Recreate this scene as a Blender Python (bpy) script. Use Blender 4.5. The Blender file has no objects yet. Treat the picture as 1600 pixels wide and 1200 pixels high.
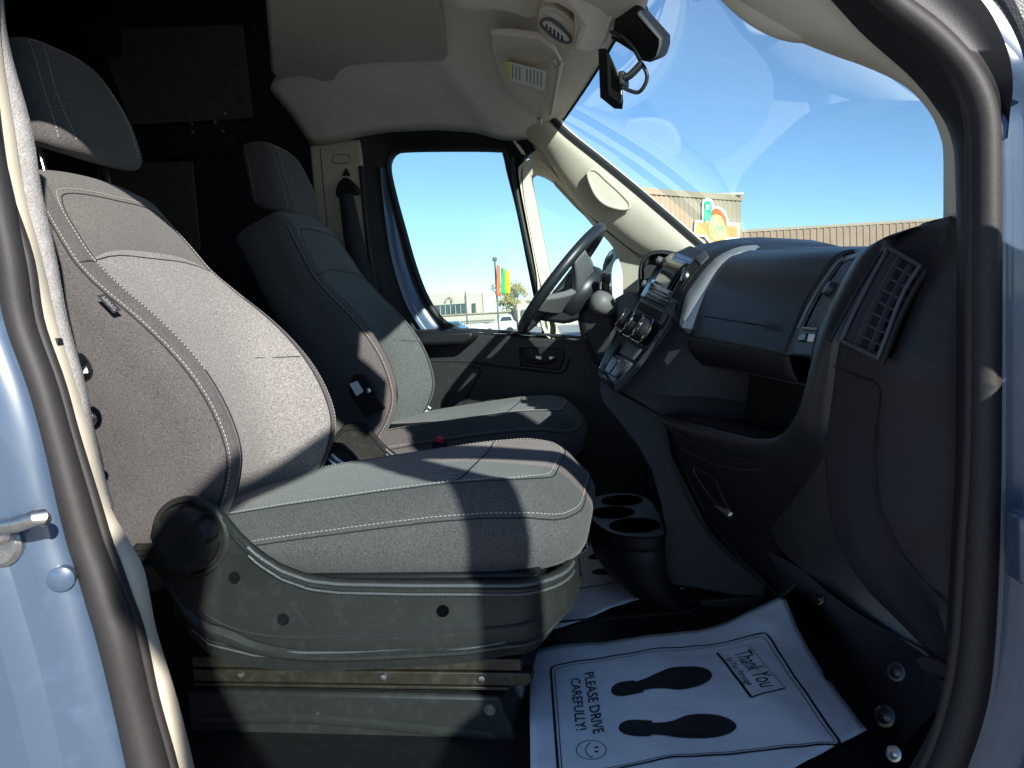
import bpy, bmesh, math, random
from mathutils import Vector, Matrix, noise as mnoise
random.seed(7)
SC = bpy.context.scene
C = SC.collection
R_ = math.radians
# ------------------------------------------------------------------ camera
# x forward in the van, y across it (away from the passenger door), z up; metres
F_PX = 1209.0
CAM = Vector((0.0, -0.8, 1.24))
_d = Vector((985-800, 600-488, -F_PX))
_e = Vector((1, 0.06, 0))
_up = _e.cross(_d).normalized()
if _up.y < 0: _up = -_up
_d.normalize()
_x = _d.cross(_up)
ROT = Matrix((_x, _d, _up))                    # camera space -> world
cd = bpy.data.cameras.new("camera"); cam = bpy.data.objects.new("camera", cd); C.objects.link(cam)
cd.sensor_width = 36; cd.lens = 36*F_PX/1600; cd.clip_start = 0.02; cd.clip_end = 3000
cam.matrix_world = Matrix.Translation(CAM) @ ROT.to_4x4()
SC.camera = cam
# ------------------------------------------------------------------ light
SUN = Vector((1.0, -1.4, 0.77)).normalized()   # towards the sun
el = math.asin(SUN.z)
w = bpy.data.worlds.new("World"); SC.world = w; w.use_nodes = True
nt = w.node_tree; nt.nodes.clear()
sky = nt.nodes.new("ShaderNodeTexSky"); sky.sky_type = 'NISHITA'; sky.sun_disc = False
sky.sun_elevation = el; sky.sun_rotation = math.atan2(SUN.x, SUN.y)
sky.altitude = 0; sky.air_density = 0.75; sky.dust_density = 0.0; sky.ozone_density = 3.2
bg = nt.nodes.new("ShaderNodeBackground"); bg.inputs[1].default_value = 0.104
wo = nt.nodes.new("ShaderNodeOutputWorld")
nt.links.new(sky.outputs[0], bg.inputs[0]); nt.links.new(bg.outputs[0], wo.inputs[0])
sd = bpy.data.lights.new("sun", 'SUN'); sd.energy = 4.9; sd.angle = R_(0.6); sd.color = (1, 0.95, 0.88)
so = bpy.data.objects.new("sun", sd); C.objects.link(so)
so.rotation_euler = SUN.to_track_quat('Z', 'Y').to_euler(); so.location = SUN*30
SC.view_settings.view_transform = 'Standard'; SC.view_settings.look = 'None'
SC.view_settings.exposure = 1.08; SC.view_settings.gamma = 1
SC.cycles.max_bounces = 8; SC.cycles.transparent_max_bounces = 16
SC.cycles.diffuse_bounces = 6; SC.cycles.glossy_bounces = 4

# ------------------------------------------------------------------ measuring and mesh helpers
def P(px, py, Y=None, X=None, Z=None):
    """point of the place seen at (px,py) of the photograph that lies on a plane of known X, Y or Z"""
    r = ROT @ Vector((px-800, 600-py, -F_PX))
    t = (Y-CAM.y)/r.y if Y is not None else ((X-CAM.x)/r.x if X is not None else (Z-CAM.z)/r.z)
    return CAM + r*t
def PL(l, Y=None, **k): return [P(a[0], a[1], Y=(a[2] if len(a) > 2 else Y), **k) for a in l]
def XZ(l, Y): return [(p.x, p.z) for p in PL(l, Y)]
def lerp(a, b, t): return a+(b-a)*t
def cr(pts, n, closed=False):
    """Catmull-Rom resample, evenly by length"""
    pts = [Vector(p) for p in pts]; m = len(pts); out = []
    segs = m if closed else m-1
    for i in range(segs):
        p1, p2 = pts[i], pts[(i+1) % m]
        p0 = pts[(i-1) % m] if (closed or i > 0) else p1*2-p2
        p3 = pts[(i+2) % m] if (closed or i+2 < m) else p2*2-p1
        for k in range(16):
            t = k/16
            out.append(0.5*((2*p1)+(p2-p0)*t+(2*p0-5*p1+4*p2-p3)*t*t+(3*p1-p0-3*p2+p3)*t**3))
    out.append(pts[0].copy() if closed else pts[-1].copy())
    return even(out, n)
def even(pts, n):
    L = [0]
    for a, b in zip(pts, pts[1:]): L.append(L[-1]+(b-a).length)
    res = []; j = 0
    for i in range(n):
        s = L[-1]*i/(n-1)
        while j < len(L)-2 and L[j+1] < s: j += 1
        d = L[j+1]-L[j]
        res.append(pts[j].lerp(pts[j+1], (s-L[j])/d if d > 1e-9 else 0))
    return res
def lin(pts, n): return even([Vector(p) for p in pts], n)
def interp(x, tab):
    if x <= tab[0][0]: return tab[0][1]
    for (a, va), (b, vb) in zip(tab, tab[1:]):
        if x <= b: return va+(vb-va)*(x-a)/(b-a)
    return tab[-1][1]
def sm(t): t = max(0, min(1, t)); return t*t*(3-2*t)

class MB:
    def __init__(s): s.v = []; s.f = []; s.m = []
    def add(s, vs, fs, m=0):
        b = len(s.v); s.v += [Vector(v) for v in vs]
        for i, f in enumerate(fs):
            s.f.append([b+k for k in f]); s.m.append(m[i] if isinstance(m, list) else m)
        return s
    def grid(s, rows, cu=False, cv=False, m=0, cap0=False, cap1=False):
        R, N = len(rows), len(rows[0]); vs = [p for r in rows for p in r]; fs = []; ms = []
        for i in range(R if cv else R-1):
            for j in range(N if cu else N-1):
                fs.append([i*N+j, i*N+(j+1) % N, ((i+1) % R)*N+(j+1) % N, ((i+1) % R)*N+j])
                ms.append(m(i, j) if callable(m) else m)
        if cap0: fs.append(list(range(N))[::-1]); ms.append(m(0, 0) if callable(m) else m)
        if cap1: fs.append([(R-1)*N+j for j in range(N)]); ms.append(m(R-2, 0) if callable(m) else m)
        return s.add(vs, fs, ms)
    def tube(s, pts, r, n=8, closed=False, m=0, flat=1.0, up=None, taper=None):
        pts = [Vector(p) for p in pts]; N = len(pts); rows = []; u = None
        for i, p in enumerate(pts):
            a = pts[(i-1) % N] if (closed or i) else p; b = pts[(i+1) % N] if (closed or i < N-1) else p
            t = (b-a).normalized()
            if u is None:
                u = Vector(up) if up else (Vector((0, 0, 1)) if abs(t.z) < .9 else Vector((1, 0, 0)))
            elif up: u = Vector(up)
            u = (u-t*u.dot(t)).normalized(); w_ = t.cross(u)
            rr = r*(taper(i/(N-1)) if taper else 1)
            rows.append([p+u*(rr*math.cos(2*math.pi*k/n))+w_*(rr*flat*math.sin(2*math.pi*k/n)) for k in range(n)])
        return s.grid(rows, cu=True, cv=closed, m=m, cap0=not closed, cap1=not closed)
    def prism(s, poly, vec, m=0):
        poly = [Vector(p) for p in poly]; n = len(poly); vec = Vector(vec)
        vs = poly+[p+vec for p in poly]
        nrm = Vector((0, 0, 0))
        for i in range(n): nrm += poly[i].cross(poly[(i+1) % n])
        fs = [list(range(n))[::-1], list(range(n, 2*n))]+[[i, (i+1) % n, n+(i+1) % n, n+i] for i in range(n)]
        if nrm.dot(vec) < 0: fs = [f[::-1] for f in fs]
        return s.add(vs, fs, m)
    def box(s, a, b, m=0):
        x0, y0, z0 = a; x1, y1, z1 = b
        return s.prism([(x0, y0, z0), (x1, y0, z0), (x1, y1, z0), (x0, y1, z0)], (0, 0, z1-z0), m)
    def lathe(s, prof, o, ax, n=24, m=0, mod=None, ref=None):
        o = Vector(o); ax = Vector(ax).normalized()
        u = Vector(ref) if ref else (Vector((0, 0, 1)) if abs(ax.z) < .9 else Vector((1, 0, 0)))
        u = (u-ax*u.dot(ax)).normalized(); v = ax.cross(u); rows = []
        for r, h in prof:
            rows.append([o+ax*h+(u*math.cos(2*math.pi*k/n)+v*math.sin(2*math.pi*k/n))*(r*(mod(k/n, r, h) if mod else 1)) for k in range(n)])
        return s.grid(rows, cu=True, m=m, cap0=True, cap1=True)
    def strip(s, a, b, vec, m=0):
        """closed or open band between two polylines, thickened along vec"""
        vec = Vector(vec); rows = [[p, q, q+vec, p+vec] for p, q in zip(a, b)]
        return s.grid(rows, cu=True, m=m, cap0=True, cap1=True)
    def build(s, name, mats, parent=None, smooth=35, bevel=0, solid=0, seg=2, sub=0, off=-1):
        me = bpy.data.meshes.new(name)
        root = parent
        org = Vector((0, 0, 0)); q = parent
        while q is not None: org += q.location; q = q.parent
        me.from_pydata([v-org for v in s.v], [], s.f)
        mats = mats if isinstance(mats, (list, tuple)) else [mats]
        for k in mats: me.materials.append(MAT[k] if isinstance(k, str) else k)
        me.polygons.foreach_set("material_index", s.m)
        bm = bmesh.new(); bm.from_mesh(me)
        bmesh.ops.remove_doubles(bm, verts=bm.verts, dist=1e-6)
        bmesh.ops.recalc_face_normals(bm, faces=bm.faces)
        if solid and len(bm.faces):
            q = sum(((CAM-org-f.calc_center_median()).dot(f.normal)*f.calc_area() for f in bm.faces))
            if q < 0: bmesh.ops.reverse_faces(bm, faces=bm.faces)
        bm.to_mesh(me); bm.free()
        if smooth:
            me.polygons.foreach_set("use_smooth", [True]*len(me.polygons))
            me.set_sharp_from_angle(angle=R_(smooth))
        o = bpy.data.objects.new(name, me); C.objects.link(o)
        if parent is not None: o.parent = parent
        if solid:
            k = o.modifiers.new("thick", 'SOLIDIFY'); k.thickness = solid; k.offset = -1
        if sub:
            k = o.modifiers.new("sub", 'SUBSURF'); k.levels = sub; k.render_levels = sub
        if bevel:
            k = o.modifiers.new("bevel", 'BEVEL'); k.width = bevel; k.segments = seg; k.limit_method = 'ANGLE'; k.angle_limit = R_(40)
            k.harden_normals = False
        return o
def thing(name, label, cat, loc=(0, 0, 0), group=None):
    o = bpy.data.objects.new(name, None); C.objects.link(o); o.location = loc; o.empty_display_size = .05
    return tag(o, label, cat, group)
def tag(o, label=None, cat=None, group=None, kind=None):
    if label: o["label"] = label
    if cat: o["category"] = cat
    if group: o["group"] = group
    if kind: o["kind"] = kind
    return o
def stuff(o): o["kind"] = "stuff"; return o
def stitch(mb, pts, dash=.0042, gap=.0028, r=.00055):
    L = [0]
    for a, b in zip(pts, pts[1:]): L.append(L[-1]+(b-a).length)
    n = max(2, int(L[-1]/(dash+gap))); fine = even(pts, n*5+1)
    for i in range(n): mb.tube([fine[i*5], fine[i*5+1].lerp(fine[i*5+2], .5), fine[i*5+3]], r, 5)
def text_mesh(body, size, shear=0.0, ext=0.0, bold=0.0):
    cu = bpy.data.curves.new("t", 'FONT'); cu.body = body; cu.size = size; cu.shear = shear; cu.extrude = ext
    cu.offset = bold; cu.resolution_u = 3; cu.align_x = 'CENTER'; cu.align_y = 'CENTER'
    o = bpy.data.objects.new("t", cu); C.objects.link(o)
    dg = bpy.context.evaluated_depsgraph_get(); me = o.evaluated_get(dg).to_mesh()
    vs = [v.co.copy() for v in me.vertices]; fs = [list(p.vertices) for p in me.polygons]
    o.evaluated_get(dg).to_mesh_clear(); bpy.data.objects.remove(o); bpy.data.curves.remove(cu)
    return vs, fs

# ------------------------------------------------------------------ materials
MAT = {}
def mat(name, col, rough=.6, metal=0, spec=.5, noise=None, bump=None, coat=0, sheen=0, wear=None):
    """noise=(scale, amount), bump=(scale, strength, dist), wear=(scale, colour, amount)"""
    m = bpy.data.materials.new(name); m.use_nodes = True; n = m.node_tree; b = n.nodes["Principled BSDF"]
    b.inputs["Roughness"].default_value = rough; b.inputs["Metallic"].default_value = metal
    b.inputs["Specular IOR Level"].default_value = spec
    if coat: b.inputs["Coat Weight"].default_value = coat; b.inputs["Coat Roughness"].default_value = .05
    if sheen: b.inputs["Sheen Weight"].default_value = sheen; b.inputs["Sheen Roughness"].default_value = .5
    tc = n.nodes.new("ShaderNodeTexCoord")
    col4 = (*col, 1); last = None
    def nz(sc, det=3, rgh=.6):
        t = n.nodes.new("ShaderNodeTexNoise"); t.inputs["Scale"].default_value = sc
        t.inputs["Detail"].default_value = det; t.inputs["Roughness"].default_value = rgh
        n.links.new(tc.outputs["Object"], t.inputs["Vector"]); return t
    def ramp(src, lo, hi):
        r = n.nodes.new("ShaderNodeMapRange"); r.inputs[1].default_value = lo; r.inputs[2].default_value = hi
        n.links.new(src, r.inputs[0]); return r.outputs[0]
    rgb = n.nodes.new("ShaderNodeRGB"); rgb.outputs[0].default_value = col4; last = rgb.outputs[0]
    if noise:
        for sc, am in (noise if isinstance(noise, list) else [noise]):
            t = nz(sc); f = ramp(t.outputs[0], .3, .7)
            hs = n.nodes.new("ShaderNodeHueSaturation")
            mm = n.nodes.new("ShaderNodeMapRange"); mm.inputs[3].default_value = 1-am; mm.inputs[4].default_value = 1+am
            n.links.new(f, mm.inputs[0]); n.links.new(mm.outputs[0], hs.inputs["Value"]); n.links.new(last, hs.inputs["Color"]); last = hs.outputs[0]
    if wear:
        t = nz(wear[0], 5); f = ramp(t.outputs[0], .52, .72)
        mx = n.nodes.new("ShaderNodeMix"); mx.data_type = 'RGBA'
        ml = n.nodes.new("ShaderNodeMath"); ml.operation = 'MULTIPLY'; ml.inputs[1].default_value = wear[2]
        n.links.new(f, ml.inputs[0]); n.links.new(ml.outputs[0], mx.inputs[0]); n.links.new(last, mx.inputs[6])
        mx.inputs[7].default_value = (*wear[1], 1); last = mx.outputs[2]
    n.links.new(last, b.inputs["Base Color"])
    if bump:
        t = nz(bump[0], 2); bp = n.nodes.new("ShaderNodeBump"); bp.inputs["Strength"].default_value = bump[1]; bp.inputs["Distance"].default_value = bump[2]
        n.links.new(t.outputs[0], bp.inputs["Height"]); n.links.new(bp.outputs[0], b.inputs["Normal"])
    MAT[name] = m; return m
mat("fabric_dark", (.076, .071, .070), .95, spec=.15, noise=[(420, .4), (900, .25), (9, .07)], bump=(500, .6, .0016), sheen=.12)
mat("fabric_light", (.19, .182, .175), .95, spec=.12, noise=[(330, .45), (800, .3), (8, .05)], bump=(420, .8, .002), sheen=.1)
mat("fabric_mid", (.105, .10, .095), .95, spec=.15, noise=[(420, .4), (900, .25), (9, .06)], bump=(500, .6, .0016), sheen=.12)
mat("thread", (.42, .39, .34), .8)
mat("seam_dark", (.015, .015, .016), .9)
mat("plastic_shroud", (.019, .0198, .0188), .48, spec=.35, noise=(14, .08), bump=(420, .12, .001), wear=(60, (.1, .1, .095), .12))
mat("plastic_black", (.008, .0085, .010), .5, spec=.3, bump=(500, .12, .001))
mat("plastic_soft", (.010, .0105, .012), .55, spec=.3, noise=(30, .1), bump=(600, .25, .001))
mat("plastic_dash", (.016, .018, .021), .38, spec=.55, noise=(25, .08), bump=(700, .22, .0009))
mat("plastic_grain", (.075, .078, .082), .42, spec=.5, noise=(500, .25), bump=(420, .6, .0014))
mat("rim_silver", (.30, .31, .32), .38, .4, noise=(500, .2), bump=(420, .5, .0014))
mat("vent_grey", (.06, .058, .068), .45, spec=.5)
mat("headliner_shaded", (.40, .36, .305), .95, spec=.1, noise=[(500, .1), (4, .05)], bump=(650, .35, .001))  # headliner cloth with the shelf's shade put into its colour
mat("hollow_shade", (.002, .002, .0025), 1, spec=0)  # near black that paints the darkness inside holes, vents and wells
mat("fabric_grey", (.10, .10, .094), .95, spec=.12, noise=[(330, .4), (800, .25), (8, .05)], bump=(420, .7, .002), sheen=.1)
mat("wheel_grey", (.13, .128, .125), .5, spec=.4, bump=(500, .2, .001))
mat("plastic_violet", (.014, .0138, .0175), .5, spec=.3, bump=(600, .2, .001))
mat("gloss_black", (.008, .008, .009), .18, spec=.5)
mat("chrome", (.75, .75, .76), .16, 1)
mat("satin_metal", (.45, .44, .42), .35, 1, noise=(90, .15))
mat("rail_steel", (.05, .042, .03), .45, .6, noise=(40, .25), bump=(200, .15, .001), wear=(50, (.16, .15, .13), .3))
mat("paint_blue", (.047, .074, .118), .35, spec=.5, coat=.6, noise=(5, .04), wear=(25, (.14, .21, .33), .15))
mat("rubber", (.021, .019, .0185), .6, spec=.4, noise=(120, .12), bump=(300, .2, .001))
mat("cream", (.52, .465, .365), .6, spec=.3, noise=(18, .04), bump=(500, .12, .0008))
mat("headliner", (.72, .665, .57), .95, spec=.1, noise=[(500, .1), (4, .05)], bump=(650, .35, .001))
mat("felt", (.25, .24, .235), 1, spec=.05, noise=[(420, .3), (60, .12)], bump=(450, .6, .002))
mat("lamp_lens", (.55, .53, .48), .25, spec=.5)
mat("carpet", (.006, .0062, .007), .8, spec=.3, noise=(200, .2), bump=(300, .4, .002))
mat("vinyl", (.007, .0075, .0085), .5, spec=.45, noise=(60, .15), bump=(120, .3, .001))
mat("paper", (.88, .88, .90), .7, spec=.2, noise=(30, .03), bump=(40, .08, .001), wear=(70, (.5, .5, .52), .12))
mat("ink", (.02, .02, .022), .8)
mat("ink_pale", (.28, .28, .3), .8)
mat("label_white", (.78, .77, .72), .6)
mat("label_yellow", (.75, .6, .12), .6)
mat("buckle_red", (.6, .03, .02), .4)
mat("belt_web", (.02, .021, .026), .8, bump=(900, .4, .001))
mat("cargo_dark", (.012, .013, .018), .8)
mat("plywood", (.12, .105, .085), .8, noise=[(30, .12)], bump=(200, .2, .001))
mat("screen", (.01, .012, .016), .08, spec=.6)
mat("siding_tan", (.29, .23, .155), .6, noise=(1.2, .06))
mat("siding_brown", (.25, .16, .10), .6, noise=(1.2, .08))
mat("roof_trim", (.12, .085, .06), .6)
mat("sign_white", (.8, .8, .78), .4)
mat("sign_red", (.72, .13, .04), .4); mat("sign_yellow", (.75, .7, .2), .4); mat("sign_green", (.03, .42, .2), .4); mat("sign_orange", (.72, .3, .1), .4)
mat("stucco", (.42, .385, .305), .8, noise=(.6, .05))
mat("win_dark", (.03, .05, .055), .08, spec=.6, noise=(.8, .5))
mat("asphalt", (.31, .30, .28), .9, noise=[(2, .15), (60, .2)], bump=(40, .4, .01))
mat("leaf", (.30, .24, .07), .7, noise=(6, .35)); mat("bark", (.09, .065, .045), .9, noise=(20, .3))
mat("flag_red", (.75, .13, .05), .7); mat("flag_green", (.02, .35, .12), .7); mat("flag_yellow", (.8, .65, .02), .7)
mat("pole", (.12, .12, .12), .5, .3); mat("car_white", (.75, .75, .75), .3, coat=.6); mat("car_blue", (.05, .16, .3), .3, coat=.6)
mat("tyre", (.02, .02, .02), .8)
def glass(name, tint, refl=.04, dirt=0.0):
    m = bpy.data.materials.new(name); m.use_nodes = True; n = m.node_tree; n.nodes.clear()
    o = n.nodes.new("ShaderNodeOutputMaterial"); mx = n.nodes.new("ShaderNodeMixShader")
    tr = n.nodes.new("ShaderNodeBsdfTransparent"); tr.inputs[0].default_value = (*tint, 1)
    gl = n.nodes.new("ShaderNodeBsdfGlossy"); gl.inputs["Roughness"].default_value = 0.0
    ge = n.nodes.new("ShaderNodeNewGeometry"); dt = n.nodes.new("ShaderNodeVectorMath"); dt.operation = 'DOT_PRODUCT'
    n.links.new(ge.outputs["Incoming"], dt.inputs[0]); n.links.new(ge.outputs["Normal"], dt.inputs[1])
    def mth(op, a, b=None):
        k = n.nodes.new("ShaderNodeMath"); k.operation = op
        n.links.new(a, k.inputs[0])
        if b is not None: k.inputs[1].default_value = b
        return k.outputs[0]
    ab = mth('ABSOLUTE', dt.outputs["Value"]); k = n.nodes.new("ShaderNodeMath"); k.operation = 'SUBTRACT'; k.inputs[0].default_value = 1
    n.links.new(ab, k.inputs[1]); f = mth('ADD', mth('MULTIPLY', mth('POWER', k.outputs[0], 5), 1-refl), refl)
    n.links.new(f, mx.inputs[0]); n.links.new(tr.outputs[0], mx.inputs[1]); n.links.new(gl.outputs[0], mx.inputs[2])
    if dirt:
        df = n.nodes.new("ShaderNodeBsdfDiffuse"); df.inputs[0].default_value = (.8, .8, .8, 1)
        m2 = n.nodes.new("ShaderNodeMixShader"); m2.inputs[0].default_value = dirt
        n.links.new(mx.outputs[0], m2.inputs[1]); n.links.new(df.outputs[0], m2.inputs[2]); n.links.new(m2.outputs[0], o.inputs[0])
    else: n.links.new(mx.outputs[0], o.inputs[0])
    MAT[name] = m
glass("glass", (.86, .95, .95), .045, .008)
glass("glass_screen", (.78, .94, .97), .14, .012)

# ------------------------------------------------------------------ the van's shell
FL = 0.62                                       # cab floor height
van = thing("van", "blue cargo van seen through its open passenger door, tan headliner and pillar trim", "van", (0, .95, 0))
# floor, firewall, cowl, cargo walls and roof: closed sheet-metal box behind the trim
MB().box((-3.2, .03, FL-.12), (.95, 1.9, FL)).build("floor", "vinyl", van, smooth=0)
MB().box((.95, .0, .35), (.99, 1.9, 1.16)).build("firewall", "cargo_dark", van, smooth=0)
MB().box((-3.2, -.02, .45), (-.86, .03, 2.45)).build("cargo_wall", "cargo_dark", van, smooth=0)
MB().box((-3.2, 1.9, .45), (-.86, 1.95, 2.45)).build("cargo_wall", "cargo_dark", van, smooth=0)
MB().box((-3.25, -.02, .45), (-3.2, 1.95, 2.45)).build("rear_door", "cargo_dark", van, smooth=0)
MB().prism([(-3.25, 0, 2.45), (-3.25, 0, 2.5), (-.8, 0, 2.5), (-.1, 0, 2.14), (-.1, 0, 2.10), (-.8, 0, 2.45)], (0, 1.9, 0)).build("roof", "paint_blue", van, smooth=20)
MB().box((-.95, 1.9, .45), (.55, 1.94, 1.02)).build("lower_body", "paint_blue", van, smooth=0)
# door sill of the passenger side
MB().prism([(-.75, -.06, .40), (-.75, -.06, .585), (-.75, .0, .60), (-.75, .06, .605), (-.75, .06, .40)], (1.25, 0, 0)).build("door_sill", "paint_blue", van, bevel=.008)
MB().prism([(-.72, .055, .606), (-.72, .055, .625), (-.72, .075, .633), (-.72, .16, .633), (-.72, .16, .606)], (1.1, 0, 0)).build("sill_trim", "plastic_black", van, bevel=.004)
# cargo boards seen in the dark behind the seats
for l, Y in (([(148, 45), (378, 38), (394, 184), (205, 195)], 1.88), ([(150, 256), (299, 252), (312, 390), (170, 400)], 1.88)):
    MB().prism(PL(l, Y), (0, .012, 0)).build("board", "plywood", van, smooth=0, bevel=.002)
MB().prism(PL([(200, 199), (360, 190), (365, 240), (205, 250)], 1.86), (0, .03, 0)).build("rail", "cargo_dark", van, smooth=0, bevel=.004)
for x, y in ((300, 193), (336, 191), (302, 206), (349, 205), (351, 178), (283, 262)):
    MB().lathe([(.007, 0), (.007, .006), (.003, .008)], P(x, y, 1.86), (0, -1, 0), 8).build("bolt", "satin_metal", van)
MB().prism(PL([(120, 28), (172, 26), (178, 80), (140, 82)], 1.8), (0, .06, 0)).build("bracket", "cargo_dark", van, smooth=0, bevel=.01)

# B pillar of the passenger side, right at the camera
rows_px = [(-60, -75, -35, -3, 2), (60, -58, -22, 1, 13), (200, -32, -8, 22, 50), (300, -8, 8, 38, 66), (400, 2, 45, 65, 88), (500, 16, 62, 88, 107),
           (600, 52, 96, 119, 134), (680, 75, 118, 142, 150), (785, 99, 152, 170, 176), (850, 116, 172, 205, 207), (885, 128, 186, 224, 226), (940, 144, 206, 236, 238),
           (990, 159, 224, 246, 248), (1095, 186, 246, 278, 280), (1200, 209, 276, 304, 306), (1290, 228, 296, 322, 324)]
def col(k, Y, dx=0): return cr([P(r[k]+dx, r[0], Y) for r in rows_px], 60)
e_blue, e_seal, e_cream, e_felt = col(1, -.012), col(2, .022), col(3, .045), col(4, .07)
g = [[p+Vector((-.42, -.12, 0)) for p in e_blue], [p+Vector((-.30, -.085, 0)) for p in e_blue], [p+Vector((-.16, -.062, 0)) for p in e_blue], [p+Vector((-.075, -.052, 0)) for p in e_blue],
     [p+Vector((-.06, -.034, 0)) for p in e_blue], [p+Vector((-.035, -.03, 0)) for p in e_blue], [p+Vector((-.018, -.022, 0)) for p in e_blue], [p+Vector((-.006, -.012, 0)) for p in e_blue], e_blue, [p+Vector((-.015, .03, 0)) for p in e_blue]]
g = [cr(r, 60) for r in g]
bp = MB().grid(g).build("pillar_panel", "paint_blue", van, sub=1)
# seal: a round bulb with a lip beside it
mid = [a.lerp(b, .42) for a, b in zip(e_blue, e_seal)]
rs = [(b-a).length*.46 for a, b in zip(e_blue, e_seal)]
sb = MB(); rr = sum(rs)/len(rs)
sb.tube([m_+Vector((0, -.006, 0)) for m_ in mid], 1, 14, up=(1, 0, 0), taper=lambda t: rs[int(t*(len(rs)-1))])
sb.tube([a.lerp(b, .86)+Vector((0, .002, 0)) for a, b in zip(e_blue, e_seal)], rr*.42, 10, up=(1, 0, 0))
sb.grid([[a+Vector((0, .012, 0)) for a in e_blue], [b+Vector((-.006, .022, 0)) for b in e_seal]])
sb.build("door_seal", "rubber", van, smooth=60)
MB().grid([[p+Vector((-.012, .006, 0)) for p in e_seal], e_seal, [a.lerp(b, .5)+Vector((0, -.004, 0)) for a, b in zip(e_seal, e_cream)], e_cream, [p+Vector((-.07, .06, 0)) for p in e_cream]]).build("pillar_trim", "cream", van, smooth=70)
MB().grid([r[:37] for r in ([p+Vector((-.006, .005, 0)) for p in e_cream], [a.lerp(b, .5)+Vector((.0, -.003, 0)) for a, b in zip(e_cream, e_felt)], e_felt, [p+Vector((-.08, .06, 0)) for p in e_felt])]).build("felt_trim", "felt", van, smooth=70)
for x, y in ((87, 534), (112, 624)): MB().prism(PL([(x-3, y-6), (x+2, y-5), (x+4, y+6), (x-2, y+7)], .035), (0, .01, 0)).build("trim_clip", "plastic_black", van, bevel=.001)
hk = MB(); hk.tube(cr(PL([(106, 562, .12), (120, 560, .13), (130, 570, .14), (134, 584, .14), (126, 590, .15)]), 14), .009, 10)
hk.build("belt_hook", "gloss_black", van)
for x, y, r in ((139, 655, .011), (134, 632, .007)): MB().lathe([(.004, 0), (r, .003), (r, .012), (.004, .015)], P(x, y, .09), (.3, -1, 0), 14).build("trim_plug", "gloss_black", van)
# latch striker
st = MB()
pl = P(5, 845, -.045)
st.tube(cr([P(-40, 838, -.05), P(-5, 826, -.075), P(30, 818, -.085), P(62, 807, -.085), P(70, 812, -.075)], 16), .0085, 12, flat=.8)
st.lathe([(.026, -.006), (.026, .004), (.021, .008), (.012, .008), (.010, .004)], P(0, 850, -.05), (.2, -1, 0), 24)
st.lathe([(.014, 0), (.014, .014), (.010, .017)], P(8, 828, -.06), (.2, -1, 0), 16)
st.build("latch_striker", "satin_metal", van)
st = MB().lathe([(.0145, -.01), (.0145, .001), (.0125, .0025), (.0, .003)], P(95, 905, -.035), (.45, -1, 0), 24).build("grommet", "paint_blue", van)

# passenger A pillar: tan inner trim, black flange, bulb seal, blue jamb
A_in = [(1085, -60), (1140, 5), (1200, 52), (1252, 73), (1305, 91), (1357, 105), (1410, 122), (1431, 137), (1459, 168), (1476, 203), (1482, 228), (1482, 290), (1481, 350)]
A_ln = [(1240, -60), (1298, 0), (1350, 56), (1424, 122), (1466, 175), (1482, 205), (1490, 235), (1492, 270), (1494, 336), (1495, 420)]
B_ln = [(1325, -60), (1375, 0), (1445, 56), (1480, 95), (1497, 122), (1517, 182), (1521, 245), (1520, 420), (1516, 700), (1506, 850), (1496, 1000), (1480, 1090), (1455, 1170), (1420, 1240)]
C_ln = [(1345, -60), (1403, 0), (1459, 42), (1515, 95), (1546, 140), (1558, 182), (1561, 238), (1562, 420), (1562, 700), (1560, 880), (1552, 1030), (1540, 1110), (1512, 1195), (1480, 1260)]
A2 = [(1240, -60), (1298, 0), (1350, 56), (1424, 122), (1466, 175), (1482, 205), (1490, 235), (1492, 270), (1494, 336), (1495, 420), (1493, 700), (1486, 850), (1478, 1000), (1476, 1100), (1440, 1180), (1400, 1240)]
def cl(l, Y, n=70): return cr(PL(l, Y), n)
a_in, a_ln = cl(A_in, .19), cl(A_ln[:-1]+[(1494, 352)], .085)
MB().grid([[p+Vector((.05, .01, .03)) for p in a_in], a_in, [a.lerp(b, .3)+Vector((-.012, -.006, 0)) for a, b in zip(a_in, a_ln)], [a.lerp(b, .7)+Vector((-.008, -.004, 0)) for a, b in zip(a_in, a_ln)], a_ln, [p+Vector((.05, -.01, .02)) for p in a_ln]]).build("pillar_trim", "cream", van, sub=1)
gh = MB(); gh.tube(cr(PL([(1105, -75, .22), (1150, -20, .19), (1195, 15, .17), (1245, 34, .155), (1295, 30, .14), (1330, 40, .13), (1360, 75, .13)]), 30), .022, 14, flat=.75)
gh.build("grab_handle", "cream", van, smooth=60)
b_ln, c_ln, a2 = cl(B_ln, .035, 90), cl(C_ln, .01, 90), cl(A2, .075, 90)
MB().grid([[p+Vector((.06, .02, 0)) for p in a2], a2, [a.lerp(b, .5)+Vector((-.004, 0, 0)) for a, b in zip(a2, b_ln)], b_ln]).build("door_flange", "plastic_soft", van, smooth=60)
sb = MB()
rs2 = [(b-a).length*.44 for a, b in zip(b_ln, c_ln)]
sb.tube([a.lerp(b, .55) for a, b in zip(b_ln, c_ln)], 1, 16, up=(1, 0, 0), taper=lambda t: rs2[int(t*(len(rs2)-1))])
sb.tube([a.lerp(b, .04)+Vector((-.003, -.003, 0)) for a, b in zip(b_ln, c_ln)], sum(rs2)/len(rs2)*.45, 10, up=(1, 0, 0))
sb.tube([a.lerp(b, .82)+Vector((.001, -.006, 0)) for a, b in zip(a2, b_ln)], sum(rs2)/len(rs2)*.3, 8, up=(1, 0, 0))
sb.build("door_seal", "rubber", van, smooth=60)
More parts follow.
